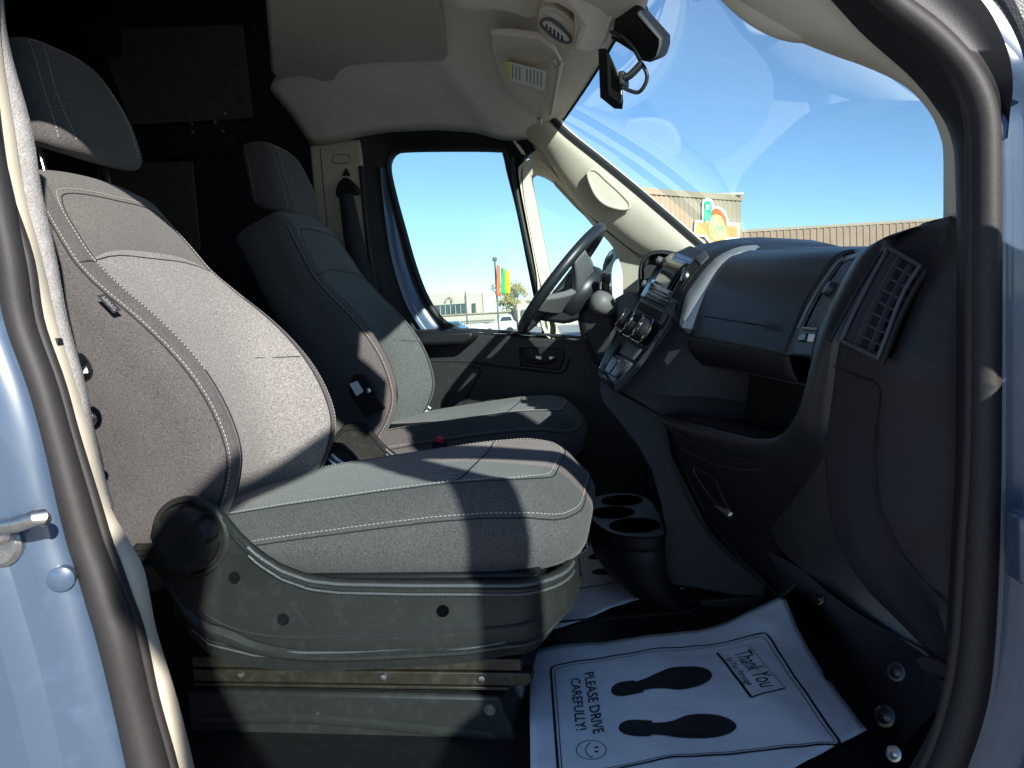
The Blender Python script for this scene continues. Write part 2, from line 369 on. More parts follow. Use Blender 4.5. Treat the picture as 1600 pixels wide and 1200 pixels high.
# blue jamb ahead of the seal
j0 = [p+Vector((-.006, .012, 0)) for p in c_ln]
def rec(r): return [p+Vector((.0, .05*sm((q.z-1.39)/.06), 0)) for p, q in zip(r, c_ln)]
MB().grid([j0]+[rec(r) for r in ([p+Vector((.008, .004, .003)) for p in c_ln], [p+Vector((.022, .006, .008)) for p in c_ln], [p+Vector((.04, -.01, .012)) for p in c_ln], [p+Vector((.055, -.012, .016)) for p in c_ln], [p+Vector((.075, .002, .02)) for p in c_ln], [p+Vector((.13, -.03, .05)) for p in c_ln], [p+Vector((.3, -.04, .1)) for p in c_ln])]).build("pillar_panel", "paint_blue", van, sub=1)
gk = [(1345, -60), (1403, 0), (1459, 42), (1515, 95), (1546, 140), (1558, 182), (1562, 215)]
g0 = cl(gk, .012, 40); g1 = cl([(x+lerp(120, 12, sm((y+60)/290)), y-lerp(30, 0, sm((y+60)/290))) for x, y in gk], .012, 40)
MB().grid([[p+Vector((-.01, .02, 0)) for p in g0], g0, [a.lerp(b, .35)+Vector((.006, .010, 0)) for a, b in zip(g0, g1)], [a.lerp(b, .7)+Vector((.004, .004, 0)) for a, b in zip(g0, g1)], g1]).build("door_gasket", "plastic_black", van, smooth=60)
MB().tube([p+Vector((.016, -.002, .010)) for p in g1[:34]], .017, 10, taper=lambda t: 1-.75*t).build("door_edge_strip", "plastic_grain", van)  # added grey strip standing in for the open door's frame edge
hg = MB(); hp = P(1592, 850, -.02)
hg.prism([hp+Vector(v) for v in ((-.012, 0, -.03), (.03, 0, -.03), (.03, 0, .035), (-.012, 0, .035))], (0, -.03, 0))
hg.lathe([(.009, -.045), (.009, .05)], hp+Vector((.005, -.03, 0)), (0, 0, 1), 14)
hg.build("hinge", "paint_blue", van, bevel=.004)
hd = [(-.90, 1.83), (-.60, 1.862), (-.35, 1.85), (-.15, 1.775), (.0, 1.68), (.12, 1.585)]
MB().grid([[Vector((x, y, z+dz)) for x, z in [(p.x, p.z) for p in cr([(a, 0, b) for a, b in hd], 30)]] for y, dz in ((.10, .10), (.07, .01), (.03, 0), (-.02, .0), (-.045, .03), (-.05, .10), (.02, .30))]).build("door_header", "paint_blue", van, smooth=60)
# front bodywork outside: wing and bonnet (they shade the footwell)
MB().prism([(.48, -.04, .45), (.5, -.04, 1.2), (.75, -.04, 1.28), (1.25, -.03, 1.12), (1.45, 0, .95), (1.5, 0, .45)], (0, 1.95, 0)).build("front_body", "paint_blue", van, smooth=20, bevel=.02)

# windscreen
def wing(Y):
    s = (Y-.95)/.85
    return .10*(1-s*s)
wt, wb = [], []
for i in range(25):
    t = i/24; Y = lerp(.16, 1.735, t)
    top = Vector((lerp(.06, -.20, t), Y, lerp(1.80, 1.845, t)))+Vector((wing(Y)*1.2, 0, wing(Y)*.9))
    bot = Vector((lerp(.56, .42, t), Y, lerp(1.22, 1.245, t)))+Vector((wing(Y)*1.6, 0, 0))
    wt.append(top); wb.append(bot)
MB().grid([[a.lerp(b, k/10)+Vector((.5, 0, .55))*(.045*math.sin(math.pi*k/10)) for a, b in zip(wt, wb)] for k in range(11)]).build("windscreen", "glass_screen", van, smooth=60)
MB().grid([wt, [p+Vector((-.03, 0, .035)) for p in wt], [p+Vector((-.08, 0, .3)) for p in wt]]).build("screen_header", "seam_dark", van, smooth=60)

# headliner over the cab
r0 = XZ([(440, 236), (478, 230), (520, 226), (566, 214), (610, 207), (680, 204), (740, 208), (800, 224), (850, 248), (884, 262)], 1.79)
def head_z(X, Y):
    s = (Y-.95)/.85; a = abs(s)
    zm = 2.02-(2.02-interp(X, r0))*a**3.2
    Xh = wt[0].x+.0
    # header line
    i = max(0, min(23.999, (Y-.16)/1.575*24)); k = int(i)
    h = wt[k].lerp(wt[k+1], i-k)
    f = sm((X-(h.x-.36))/.36)
    return zm*(1-f)+(h.z+.006)*f, h.x
rows = []
for j in range(41):
    Y = lerp(.10, 1.795, j/40); r = []
    hx = head_z(-.5, min(max(Y, .16), 1.735))[1]
    for i in range(33):
        X = lerp(lerp(-.72, -1.06, sm((Y-1.22)/.3)), hx, i/32); z = head_z(X, Y)[0]
        # raised rim round each sun visor
        for yc in (1.38, .52):
            dx, dy = (X+.30)/.17, (Y-yc)/.36
            q = math.sqrt(dx*dx+dy*dy); z -= .016*math.exp(-((q-1.15)/.22)**2) if X < -.2 else 0
        # overhead console in the middle
        dy = (Y-.93)/.17; z -= .055*math.exp(-dy**4)*sm((X+.45)/.12)
        r.append(Vector((X, Y, z)))
    rows.append(r)
MB().grid(rows).build("headliner", "headliner", van, smooth=70, solid=.012, off=1)
mh = MB(); mh.tube(cr(PL([(588, 146, 1.69), (606, 141, 1.66), (640, 138, 1.65), (680, 139, 1.65), (702, 144, 1.66), (710, 148, 1.69)]), 20), .011, 10)
mh.build("grab_handle", "headliner", van, smooth=60)
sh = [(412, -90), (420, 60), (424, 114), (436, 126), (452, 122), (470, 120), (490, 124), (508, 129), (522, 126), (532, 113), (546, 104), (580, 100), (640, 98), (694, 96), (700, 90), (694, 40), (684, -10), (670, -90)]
MB().prism([P(x, y, Z=1.965) for x, y in sh], (0, 0, .16)).build("overhead_shelf", "headliner_shaded", van, smooth=30, bevel=.008, seg=3)  # same cloth as the headliner, underside shade painted by the darker material

# driver side A pillar trim, quarter light frame, B pillar
ap = [(852, 246), (880, 212), (930, 250), (985, 295), (1040, 342), (1092, 388), (1060, 402), (1030, 402), (1000, 396), (975, 380), (948, 356), (915, 325), (885, 290)]
lo = cr(PL([(820, 212), (850, 244), (876, 285), (910, 325), (948, 358), (975, 380), (1000, 396), (1050, 420)], 1.77), 30)
hi = cr(PL([(846, 176), (880, 210), (930, 250), (985, 295), (1040, 342), (1095, 390), (1120, 410), (1150, 435)], 1.70), 30)
pt = MB().grid([[p+Vector((.02, .06, -.02)) for p in lo], lo, [a.lerp(b, .25)+Vector((-.012, -.018, .006)) for a, b in zip(lo, hi)], [a.lerp(b, .7)+Vector((-.006, -.02, .01)) for a, b in zip(lo, hi)], hi, [p+Vector((.03, .03, .01)) for p in hi]]).build("pillar_trim", "cream", van, sub=1)
MB().grid([hi, [p+Vector((.006, -.004, .01)) for p in hi], [p+Vector((.016, .01, .014)) for p in hi]]).build("screen_edge", "seam_dark", van)
def blob(l, Y): return cr(PL(l, Y), 25, closed=True)[:-1]
ov = blob([(918, 270), (930, 266), (948, 282), (968, 300), (984, 318), (982, 326), (966, 326), (944, 318), (928, 300)], 1.692)
MB().tube(ov, .0045, 8, closed=True).build("tweeter_rim", "cream", pt)
MB().prism(ov, (0, .03, 0)).build("tweeter_cover", "cream", pt, smooth=30)
q_in = [(836, 270), (830, 276), (836, 310), (848, 370), (862, 440), (874, 522), (930, 530), (972, 530), (973, 450), (970, 415), (955, 382), (925, 350), (890, 310), (860, 281)]
q_out = [(842, 248), (812, 258), (812, 285), (824, 350), (838, 425), (853, 524), (925, 545), (1010, 545), (1008, 460), (1006, 415), (980, 388), (940, 356), (902, 316), (872, 278)]
def ringstrip(name, outer, inner, Yo, Yi, m, dep=.03, n=70, parent=None, bev=0):
    o, i = cr(PL(outer, Yo), n, True)[:-1], cr(PL(inner, Yi), n, True)[:-1]
    return MB().grid([[p+Vector((0, dep, 0)) for p in o], o, i, [p+Vector((0, dep, 0)) for p in i]], cu=True).build(name, m, parent or van, smooth=30, bevel=bev)
qf = ringstrip("quarter_window", q_out, q_in, 1.80, 1.83, "cream", .05)
ringstrip("frame_gasket", [(x+(x-905)*.0+(-3 if x < 900 else 3), y+(-3 if y < 400 else 3)) for x, y in q_in], q_in, 1.832, 1.834, "seam_dark", .03, parent=qf)
MB().prism(PL(q_in, 1.86), (0, .004, 0)).build("pane", "glass", qf, smooth=0)
MB().prism(PL([(482, 226), (562, 216), (572, 300), (580, 400), (592, 465), (604, 560), (560, 560), (500, 420)], 1.80), (0, .06, 0)).build("pillar_trim", "cream", van, smooth=30, bevel=.01)
MB().tube(PL([(500, 232), (506, 300), (516, 400)], 1.80), .0016, 6).build("trim_seam", "seam_dark", van)
MB().tube([p for p in cr(PL([(522, 242), (544, 242), (546, 246), (546, 254), (522, 255), (520, 247)], 1.80), 20, True)][:-1], .0015, 6, closed=True).build("airbag_mark", "plywood", van)
MB().prism(PL([(780, 190), (850, 180), (896, 236), (925, 300), (905, 308), (872, 280), (845, 252), (815, 240)], 1.815), (0, .05, 0)).build("pillar_trim", "headliner", van, smooth=0)
MB().prism(PL([(862, 262), (905, 298), (950, 345), (985, 380), (1020, 408), (1016, 446), (986, 402), (946, 366), (898, 322), (866, 288)], 1.822), (0, .05, 0)).build("pillar_trim", "cream", van, smooth=0)
# exterior body of the far side, ahead of and below the driver's door
MB().box((-.12, 1.86, 1.0), (.75, 1.9, 1.145)).build("lower_body", "paint_blue", van, smooth=0)

# ------------------------------------------------------------------ seats
Bp = [(-.79, .83), (-.70, .89), (-.655, .955), (-.63, 1.01), (-.623, 1.06), (-.638, 1.12), (-.668, 1.18), (-.71, 1.235), (-.76, 1.285), (-.812, 1.33), (-.862, 1.378), (-.895, 1.425), (-.93, 1.475), (-.96, 1.52)]
Cp = [(-.83, .83), (-.775, .90), (-.752, .965), (-.742, 1.02), (-.742, 1.08), (-.752, 1.14), (-.766, 1.19), (-.786, 1.245), (-.81, 1.295), (-.842, 1.345), (-.874, 1.395), (-.902, 1.44), (-.932, 1.485), (-.962, 1.525)]
NS = 64
def prof(tab, n):
    pts = cr([(x, 0, z) for x, z in tab], n); return pts
class Back:
    """backrest surface: S(s, v) with v = -1 (outboard) .. 1 (inboard) across the front"""
    def __init__(B):
        B.b, B.c = prof(Bp, NS), prof(Cp, NS); B.cols = []
        NV = [-1.06, -1.04, -1.0, -.955, -.92, -.86, -.80, -.76, -.70, -.6, -.45, -.3, -.15, 0]
        NV = NV+[-v for v in NV[:-1][::-1]]; B.NV = NV
    def row(B, s):
        f = s*(NS-1); k = min(int(f), NS-2); t = f-k
        b, c = B.b[k].lerp(B.b[k+1], t), B.c[k].lerp(B.c[k+1], t)
        tb = (B.b[min(k+2, NS-1)]-B.b[max(k-1, 0)]).normalized(); nb = Vector((tb.z, 0, -tb.x))
        W = .237*interp(s, [(0, .93), (.12, .97), (.3, 1.0), (.6, 1.0), (.75, .97), (.86, .90), (1, .78)])
        return b, c, nb, tb, W
    def pt(B, s, v):
        b, c, nb, tb, W = B.row(s); a = abs(v)
        yok = sm((s-.78)/.06)                     # yoke above the cross seam is fuller
        mix = interp(a, [(0, 0), (.3, .03), (.45, .12), (.6, .38), (.7, .68), (.76, .85), (.80, .95), (.86, 1), (2, 1)])
        p = c.lerp(b, mix)
        p = p+nb*(.012*yok*math.cos(min(a/.8, 1)*math.pi/2))
        if a > .86: p = p-nb*(.012*sm((a-.86)/.1)+max(0, a-.955)*.55)
        y = W*min(a, 1.0)+W*.03*sm((a-.94)/.1)
        return Vector((p.x, math.copysign(y, v) if v else 0, p.z))
    def nrm(B, s, v):
        e = .004; du = B.pt(min(s+e, 1), v)-B.pt(max(s-e, 0), v); dv = B.pt(s, v+e*4)-B.pt(s, v-e*4)
        n = dv.cross(du).normalized()
        return n if n.x > 0 or abs(v) > .9 else -n
BK = Back()
def back_section(s):
    b, c, nb, tb, W = BK.row(s)
    front = [BK.pt(s, v) for v in BK.NV]
    nb = BK.row(max(s, .34))[2]; back = c-nb*.165; sd = W*1.03
    e0, e1 = front[0], front[-1]
    def sp(y, k): p = e0.lerp(Vector((back.x, 0, back.z)), k); return Vector((p.x, y, p.z))
    sideR = [sp(sd*1.03, .3), sp(sd*1.02, .55), sp(sd*.99, .8), sp(sd*.93, .97)]
    rear = [Vector((back.x, y*W, back.z))-nb*.012 for y in (.7, .35, 0, -.35, -.7)]
    return front+sideR+rear+[Vector((p.x, -p.y, p.z)) for p in sideR[::-1]]
def make_back(mp):
    rows = []; n = 58
    for i in range(n): rows.append(back_section(i/(n-1)))
    # domed top and bottom
    def cap(s, sign, h, steps):
        base = back_section(s); b, c, nb, tb, W = BK.row(s); out = []
        cen = sum(base, Vector((0, 0, 0)))/len(base)
        for k in range(1, steps+1):
            a = k/steps*math.pi/2*.985; sc = math.cos(a)**.62; hh = h*math.sin(a)**.9
            out.append([cen+(p-cen)*sc*1+tb*(sign*hh)-nb*(.02*math.sin(a) if sign > 0 else 0) for p in base])
        return out
    rows = cap(0, -1, .05, 6)[::-1]+rows+cap(1, 1, .065, 9)
    NVn = len(BK.NV)
    def mi(i, j):
        s = (i-6)/(n-1); jj = j if j < NVn-1 else None
        if jj is None: return 0
        a = abs((BK.NV[jj]+BK.NV[jj+1])/2)
        if a > .80: return 0
        if s > .80: return 2
        return 1
    mb = MB(); mb.grid([[mp(p) for p in r] for r in rows], cu=True, m=mi, cap0=True, cap1=True)
    return mb
def surf(f, pts, mp, off=.001):
    return [mp(f(s, v)) for s, v in pts]
def make_headrest(mp):
    rows = []; n = 26; m_ = 40
    for i in range(n):
        t = i/(n-1); z = 1.586+.218*t
        xc = lerp(-1.0, -1.07, t)-.012*math.sin(math.pi*t)*-1
        e = min(1, max(0.0, 1-abs(2*t-1)**4.0))**.5
        hw = .134*(1-.35*sm((t-.35)/.75))*max(.05, (1-max(0, (t-.80)/.20)**2.2)**.5 if t > .8 else ((1-((.12-t)/.12)**2.4)**.5*.12+.88 if t < .12 else 1))
        ht = .070*(1-.2*t)*max(.05, (1-max(0, (t-.75)/.25)**2.2)**.5 if t > .75 else ((1-((.16-t)/.16)**2.2)**.5*.5+.5 if t < .16 else 1))
        r = []
        for k in range(m_):
            a = 2*math.pi*k/m_; ca, sa = math.cos(a), math.sin(a)
            r.append(Vector((xc+ht*math.copysign(abs(ca)**.62, ca), hw*math.copysign(abs(sa)**.55, sa), z-.03*ca*(1-t)*.6)))
        rows.append(r)
    return rows
# cushion: rounded rings, seams follow them
def ring(inset, z, n=96, lift=0):
    x0, x1, hw = -.82+inset*.3, -.083-inset, .247-inset
    pts = []; rf, rb = max(.02, .135-inset*.75), .05
    def arc(cx, cy, r, a0, a1, k): return [Vector((cx+r*math.cos(a0+(a1-a0)*i/k), cy+r*math.sin(a0+(a1-a0)*i/k), 0)) for i in range(k+1)]
    c = arc(x1-rf*1.05, hw-rf, rf, math.pi/2, 0, 12)
    c = [Vector((x1-rf*1.05+(p.x-(x1-rf*1.05))*1.05, p.y, 0)) for p in c]
    pts = [Vector((x0, 0, 0)), Vector((x0, hw-.05, 0)), Vector((x0+.05, hw, 0))]+lin([(x0+.06, hw, 0), (c[0].x-.01, hw, 0)], 12)+c
    full = pts+[Vector((p.x, -p.y, 0)) for p in pts[::-1][:-1]]
    res = even(full+[full[0]], n+1)[:-1]
    out = []
    for p in res:
        zz = z(p) if callable(z) else z
        out.append(Vector((p.x, p.y, zz)))
    return out
def topz(x):  # crown line along the length
    return interp(x, [(-.82, .938), (-.70, .952), (-.55, .972), (-.40, .989), (-.30, .999), (-.22, 1.003), (-.16, .998), (-.12, .985)])
RINGS = [(.03, .85), (.008, .862), (.0, .885), (-.003, .91), (.0, lambda p: topz(p.x)-.066), (.006, lambda p: topz(p.x)-.052), (.010, lambda p: topz(p.x)-.046), (.022, lambda p: topz(p.x)-.028),
         (.034, lambda p: topz(p.x)-.014), (.044, lambda p: topz(p.x)-.007), (.05, lambda p: topz(p.x)-.005), (.058, lambda p: topz(p.x)-.004), (.075, lambda p: topz(p.x)-.006), (.10, lambda p: topz(p.x)-.010), (.13, lambda p: topz(p.x)-.012), (.17, lambda p: topz(p.x)-.013), (.21, lambda p: topz(p.x)-.012)]
def cush_ring(k): return ring(*RINGS[k])
def make_cushion(mp):
    rows = [[mp(p) for p in cush_ring(k)] for k in range(len(RINGS))]
    raw = [cush_ring(k) for k in range(len(RINGS))]
    def mi(i, j):
        if i < 10: return 0
        p = raw[i][j]
        return 1 if p.x < -.285-.10*abs(p.y)/.2*0 else 2
    mb = MB(); mb.grid(rows, cu=True, m=mi, cap0=True)
    last = rows[-1]; n = len(last)
    mb.add(last, [list(range(n))], 1)
    return mb
SH_TOP = XZ([(243, 850), (250, 818), (268, 792), (299, 780), (329, 785), (350, 803), (374, 833), (404, 861), (440, 884), (485, 900), (530, 905), (640, 907), (730, 907), (817, 907), (870, 900)], .27)
SH_BOT = XZ([(243, 880), (262, 920), (280, 958), (300, 1000), (330, 1028), (400, 1045), (480, 1049), (550, 1048), (650, 1042), (730, 1036), (790, 1026), (850, 1003), (872, 975)], .27)
def make_shroud(mp, side):
    """side cover with its wrapped front corner; side -1 outboard, +1 inboard (local y)"""
    y0 = -.275
    path = [Vector((x, y0, 0)) for x in [-.775, -.765, -.745, -.72, -.70, -.68, -.66, -.64, -.62, -.60, -.58, -.56, -.54, -.50, -.46, -.42, -.38, -.34, -.30, -.26, -.22, -.20]]
    for a in range(1, 9):
        t = a/8*math.pi/2; path.append(Vector((-.19+.085*math.sin(t), y0+.105*(1-math.cos(t)), 0)))
    path += [Vector((-.103, y0+.16, 0)), Vector((-.102, y0+.20, 0))]
    cols = []
    prof_ = [(0, .010), (.012, .002), (.03, -.0015), (.05, -.0015), (.062, .0012), (.075, -.001), (.10, -.001), (.115, .002), (.135, .0025), (.4, .001), (.62, 0.0), (.70, .0), (.775, .001), (.79, .004), (.80, .0035), (.83, -.002), (.86, -.0025), (.88, -.001), (.89, .003), (1.0, .006), (1.0, .03)]
    for i, p in enumerate(path):
        zt, zb = interp(p.x, SH_TOP), interp(p.x, SH_BOT)
        if p.x > -.2: zt = .866; zb = interp(p.x, [(-.2, interp(-.2, SH_BOT)), (-.16, .757), (-.125, .785), (-.10, .80)])
        if i: n = (path[min(i+1, len(path)-1)]-path[i-1]).normalized()
        else: n = Vector((1, 0, 0))
        o = Vector((-n.y, n.x, 0))                 # inward
        c = []
        for k, (t, d) in enumerate(prof_):
            h = zt-zb
            if t <= .135: z = zt-t*.16
            else: z = lerp(zt-.135*.16, zb, (t-.135)/.865)
            c.append(p+o*d+Vector((0, 0, z)))
        cols.append(c)
    cols = [[mp(Vector((p.x, p.y*-side, p.z))) for p in c] for c in cols]
    return MB().grid(cols)
def build_seat(label, yc, sgn, dx, rot, outfit):
    """sgn: +1 outboard side towards -Y (passenger), -1 towards +Y (driver)"""
    root = thing("front_seat", label, "seat", (-.45+dx, yc, FL), "front seats of the van")
    H = Vector((-.68, 0, .95)); ca, sa = math.cos(rot), math.sin(rot)
    def mc(p): return Vector((p.x+dx, yc+sgn*p.y, p.z))
    def mb1(p):
        x, z = p.x-H.x, p.z-H.z
        return Vector((H.x+x*ca+z*sa+dx*.25, yc+sgn*p.y, H.z-x*sa+z*ca))
    mb_ = mb1
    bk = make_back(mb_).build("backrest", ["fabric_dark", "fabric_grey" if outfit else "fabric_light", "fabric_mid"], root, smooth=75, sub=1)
    hrr = make_headrest(mb_)
    def mbh(p):
        x, z = p.x-H.x, p.z-H.z; c_, s_ = math.cos(rot*.45), math.sin(rot*.45)
        return Vector((H.x+x*c_+z*s_+dx*.25, yc+sgn*p.y, H.z-x*s_+z*c_-(.02 if rot else 0)))
    hm = MB().grid([[mbh(p) for p in r] for r in hrr], cu=True, cap0=True, cap1=True).build("headrest", "fabric_dark", root, smooth=80, sub=1)
    for y in (-.085, .085): MB().tube([mb_(Vector((-1.0, y, 1.50))), mb_(Vector((-1.025, y, 1.63)))], .0065, 12).build("headrest_post", "chrome", root)
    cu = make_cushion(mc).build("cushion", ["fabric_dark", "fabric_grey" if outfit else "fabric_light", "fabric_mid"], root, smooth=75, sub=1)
    # seams and stitching follow the covers
    s1 = MB(); s2 = MB()
    def path(f, l, n=90):
        q = cr([(a, b, 0) for a, b in l], n); return [f(p.x, p.y) for p in q]
    def bpt(s, v): return mb_(BK.pt(s, v)+BK.nrm(s, v)*.0012)
    def bpt0(s, v): return mb_(BK.pt(s, v)+BK.nrm(s, v)*.0002)
    for sg in (-1, 1):
        stitch(s1, path(bpt, [(.04, sg*.93), (.3, sg*.93), (.6, sg*.93), (.78, sg*.93), (.90, sg*.93), (.99, sg*.93)], 300))
        s2.tube(path(bpt0, [(.04, sg*.95), (.3, sg*.95), (.6, sg*.95), (.78, sg*.95), (.99, sg*.95)]), .0012, 5)
        s2.tube(path(bpt0, [(.04, sg*.80), (.3, sg*.80), (.6, sg*.80), (.80, sg*.80)]), .0014, 5)
        s2.tube(path(bpt0, [(.795, sg*.80), (.80, sg*.87), (.803, sg*.93)], 20), .0012, 5)
    stitch(s1, path(bpt, [(.5, -.81), (.7, -.81), (.80, -.81), (.9, -.82), (.955, -.78), (.975, -.68), (.97, -.3), (.965, 0), (.97, .3), (.975, .68), (.955, .78), (.9, .82), (.80, .81), (.7, .81)], 400))
    s2.tube(path(bpt0, [(.80, -.785), (.9, -.79), (.945, -.75), (.962, -.66), (.957, -.3), (.953, 0), (.957, .3), (.962, .66), (.945, .75), (.9, .79), (.80, .785)]), .0012, 5)
    s2.tube(path(bpt0, [(.80, -.79), (.795, -.5), (.792, 0), (.795, .5), (.80, .79)]), .0013, 5)
    s2.tube(path(bpt0, [(.50, -.78), (.502, -.6), (.505, -.42)], 30), .0011, 5)
    s2.tube(path(bpt0, [(.50, .78), (.502, .6), (.505, .42)], 30), .0011, 5)
    stuff(s1.build("stitching", "thread", bk)); stuff(s2.build("seam", "seam_dark", bk))
    # headrest seam
    h1 = MB()
    def hr(t, a, off=.0012):
        f = t*(len(hrr)-1); i = min(int(f), len(hrr)-2); r = [p.lerp(q, f-i) for p, q in zip(hrr[i], hrr[i+1])]
        cen = sum(r, Vector((0, 0, 0)))/len(r); g = (a/(2*math.pi)*len(r)) % len(r); j = int(g)
        p = r[j].lerp(r[(j+1) % len(r)], g-j); return mbh(p+(p-cen).normalized()*off)
    for sg in (-1, 1):
        stitch(h1, [hr(.10+.80*k/80, sg*.86) for k in range(81)])
        stitch(h1, [hr(.08+.80*k/80, sg*1.9) for k in range(81)]); stitch(h1, [hr(.12+.76*k/80, sg*(.45+.12*math.sin(k/80*math.pi))) for k in range(81)])
    stitch(h1, [hr(.90+.012*math.sin(k/60*math.pi), -.86+1.72*k/60) for k in range(61)])
    stuff(h1.build("stitching", "thread", hm))
    c1 = MB(); c2 = MB()
    def cring(k, off, i0=0, i1=96):
        r = cush_ring(k); return [mc(p+Vector((0, 0, off)))+(mc(Vector((p.x, p.y, 0)))-mc(Vector((p.x*.0+min(p.x, -.3), 0, 0)))).normalized()*abs(off)*.6 for p in r[i0:i1]]
    stitch(c1, cring(11, .0012, 6, 90)); c2.tube(cring(10, .0001, 6, 90), .0013, 5)
    stitch(c1, cring(6, .0012, 5, 91)); c2.tube(cring(5, .0001, 5, 91), .0012, 5)
    cs = []
    for k in range(41):
        y = -.19+.38*k/40; best = []
        x = -.285; a = abs(y)
        zz = topz(x)-interp(.247-a, [(.05, .005), (.058, .004), (.10, .010), (.13, .012), (.21, .012)])
        cs.append(mc(Vector((x, y, zz+.0002))))
    c2.tube(cs, .0014, 5)
    stuff(c1.build("stitching", "thread", cu)); stuff(c2.build("seam", "seam_dark", cu))
    # side covers
    for side in (-1, 1):
        sh = make_shroud(mc, side).build("side_cover", "plastic_shroud", root, smooth=28, solid=.003, off=1)
        def sp(x, z, o=0): return mc(Vector((x, (.275+o)*side, z)))
        out = (sp(0, 0, 1)-sp(0, 0, 0))
        for (x, y) in ((446, 965), (694, 952), (370, 900)):
            q = P(x, y, .27); p = sp(q.x, q.z, .0012)
            if x == 694: MB().lathe([(.0085, -.001), (.0085, .0022), (0, .0022)], p, out, 20).build("screw_hole", "hollow_shade", sh)
            else: MB().lathe([(.0092, 0), (.0092, .0015), (.0066, .0015), (.005, -.002), (.0028, -.002), (.0022, .001), (.0, .0012)], p, out, 20).build("screw", "gloss_black", sh)
        gl = MB(); gp = [P(x, y, .27) for x, y in ((306, 941), (330, 962), (360, 977), (400, 988), (450, 993), (560, 991), (700, 984), (800, 976), (840, 970))]
        gl.tube(cr([sp(p.x, p.z, .0004) for p in gp], 60), .0022, 6); gl.build("panel_gap", "seam_dark", sh)
        if True:  # raised ridges; their paler plastic paints the sunlit highlight
            xs = [-.585+.40*k/40 for k in range(41)]
            arc_ = [(-.19+.085*math.sin(a/8*math.pi/2), -.275+.105*(1-math.cos(a/8*math.pi/2))) for a in range(1, 9)]
            for dz, r in ((.006, .0030), (.019, .0022)):
                MB().tube([mc(Vector((x, .2755*side, interp(x, SH_TOP)-dz))) for x in xs]+[mc(Vector((x, -y*side*1.002, .866-dz))) for x, y in arc_], r, 8).build("bead_highlight", "plastic_grain", sh, smooth=60)
            xs = [-.69+.49*k/40 for k in range(41)]
            for dz, r in ((.030, .0022), (.022, .0018)):
                MB().tube([mc(Vector((x, .272*side, interp(x, SH_BOT)+dz))) for x in xs], r, 8).build("bead_highlight", "plastic_grain", sh, smooth=60)
        if side == -1:
            q = P(300, 838, .27); hx, hz = q.x, q.z; kb = MB()
            kb.lathe([(.064, -.004), (.064, .0), (.060, .004), (.056, .004), (.054, .001), (.054, -.002)], sp(hx, hz), out, 48)
            kb.build("knob_ring", "plastic_shroud", sh)
            kb = MB()
            def sc(t, r, h): return 1-(.14*max(0, math.cos(2*math.pi*t*8))**6 if r > .03 else 0)
            kb.lathe([(.050, 0), (.051, .016), (.049, .026), (.044, .031), (.03, .032), (.026, .030), (.0, .030)], sp(hx, hz), out, 96, mod=sc)
            kb.build("recline_knob", "plastic_shroud", root, smooth=40)
    # pan, track and pedestal
    MB().prism([mc(Vector(v)) for v in ((-.74, -.25, .80), (-.15, -.25, .80), (-.15, -.25, .87), (-.74, -.25, .87))], (0, sgn*.5, 0)).build("seat_pan", "plastic_black", root, bevel=.005)
    for yy in (-.268, .232):
        def q(x, z, y=0): return mc(Vector((x, yy+y, z)))
        tk = MB().prism([q(-.70, .727), q(-.168, .727), q(-.165, .716), q(-.175, .707), q(-.70, .707)], (0, sgn*.03, 0)).build("seat_track", "rail_steel", root, bevel=.0018)
        MB().prism([q(-.70, .748), q(-.18, .748), q(-.18, .730), q(-.70, .730)], (0, sgn*.02, 0)).build("upper_rail", "rail_steel", root, bevel=.0018)
        MB().prism([q(-.70, .705), q(-.20, .705), q(-.20, .700), q(-.70, .700)], (0, sgn*.035, 0)).build("lower_rail", "rail_steel", root, bevel=.0012)
        for x in (-.62, -.39, -.24): MB().lathe([(.006, 0), (.005, .003), (.002, .0035)], q(x, .718), (0, -sgn, 0), 12).build("rivet", "satin_metal", tk)
    ped = [(-.72, .690), (-.215, .688), (-.175, .56), (-.72, .56)]
    MB().prism([mc(Vector((x, -.262, z))) for x, z in ped], (0, sgn*.50, 0)).build("pedestal", "plastic_shroud", root, bevel=.006)
    pr = MB(); e_ = P(520, 1160, .28)
    pr.tube(cr([mc(Vector((x, -.263, z))) for x, z in ((-.70, .64), (-.55, .648), (-.42, .642), (-.30, .632), (-.235, .628), (-.222, .615), (-.205, .56))], 30), .008, 8, flat=.5)
    pr.build("pedestal_rib", "plastic_shroud", root)
    for x, z in ((-.508, .650), (-.232, .668)): MB().lathe([(.0085, 0), (.0085, .0018), (.0062, .0018), (.0045, -.001), (.0025, .001), (0, .001)], mc(Vector((x, -.2622, z))), (0, -sgn, 0), 18).build("screw", "satin_metal", root)
    return root, mc, mb_
pseat, pmc, pmb = build_seat("front passenger seat nearest the open door, sun across its grey cloth backrest", .54, 1, 0, 0, 0)
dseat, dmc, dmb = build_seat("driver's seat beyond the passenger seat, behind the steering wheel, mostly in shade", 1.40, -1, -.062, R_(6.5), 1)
# small tag sewn into the passenger backrest seam
tg = PL([(152, 462), (165, 459), (190, 484), (178, 490)], .296)
tgo = MB().prism(tg, (0, -.0015, 0)).build("airbag_tag", "belt_web", pseat, bevel=.0004)
vs, fs = text_mesh("AIRBAG", .0085)
tb = MB(); o_ = (tg[0]+tg[1]+tg[2]+tg[3])/4; ux = (tg[2]-tg[1]).normalized(); uy = ((tg[1]-tg[0])-ux*(tg[1]-tg[0]).dot(ux)).normalized()
tb.add([o_+ux*v.x+uy*v.y+Vector((0, -.0018, 0)) for v in vs], fs); tb.build("lettering", "ink_pale", tgo, smooth=0)
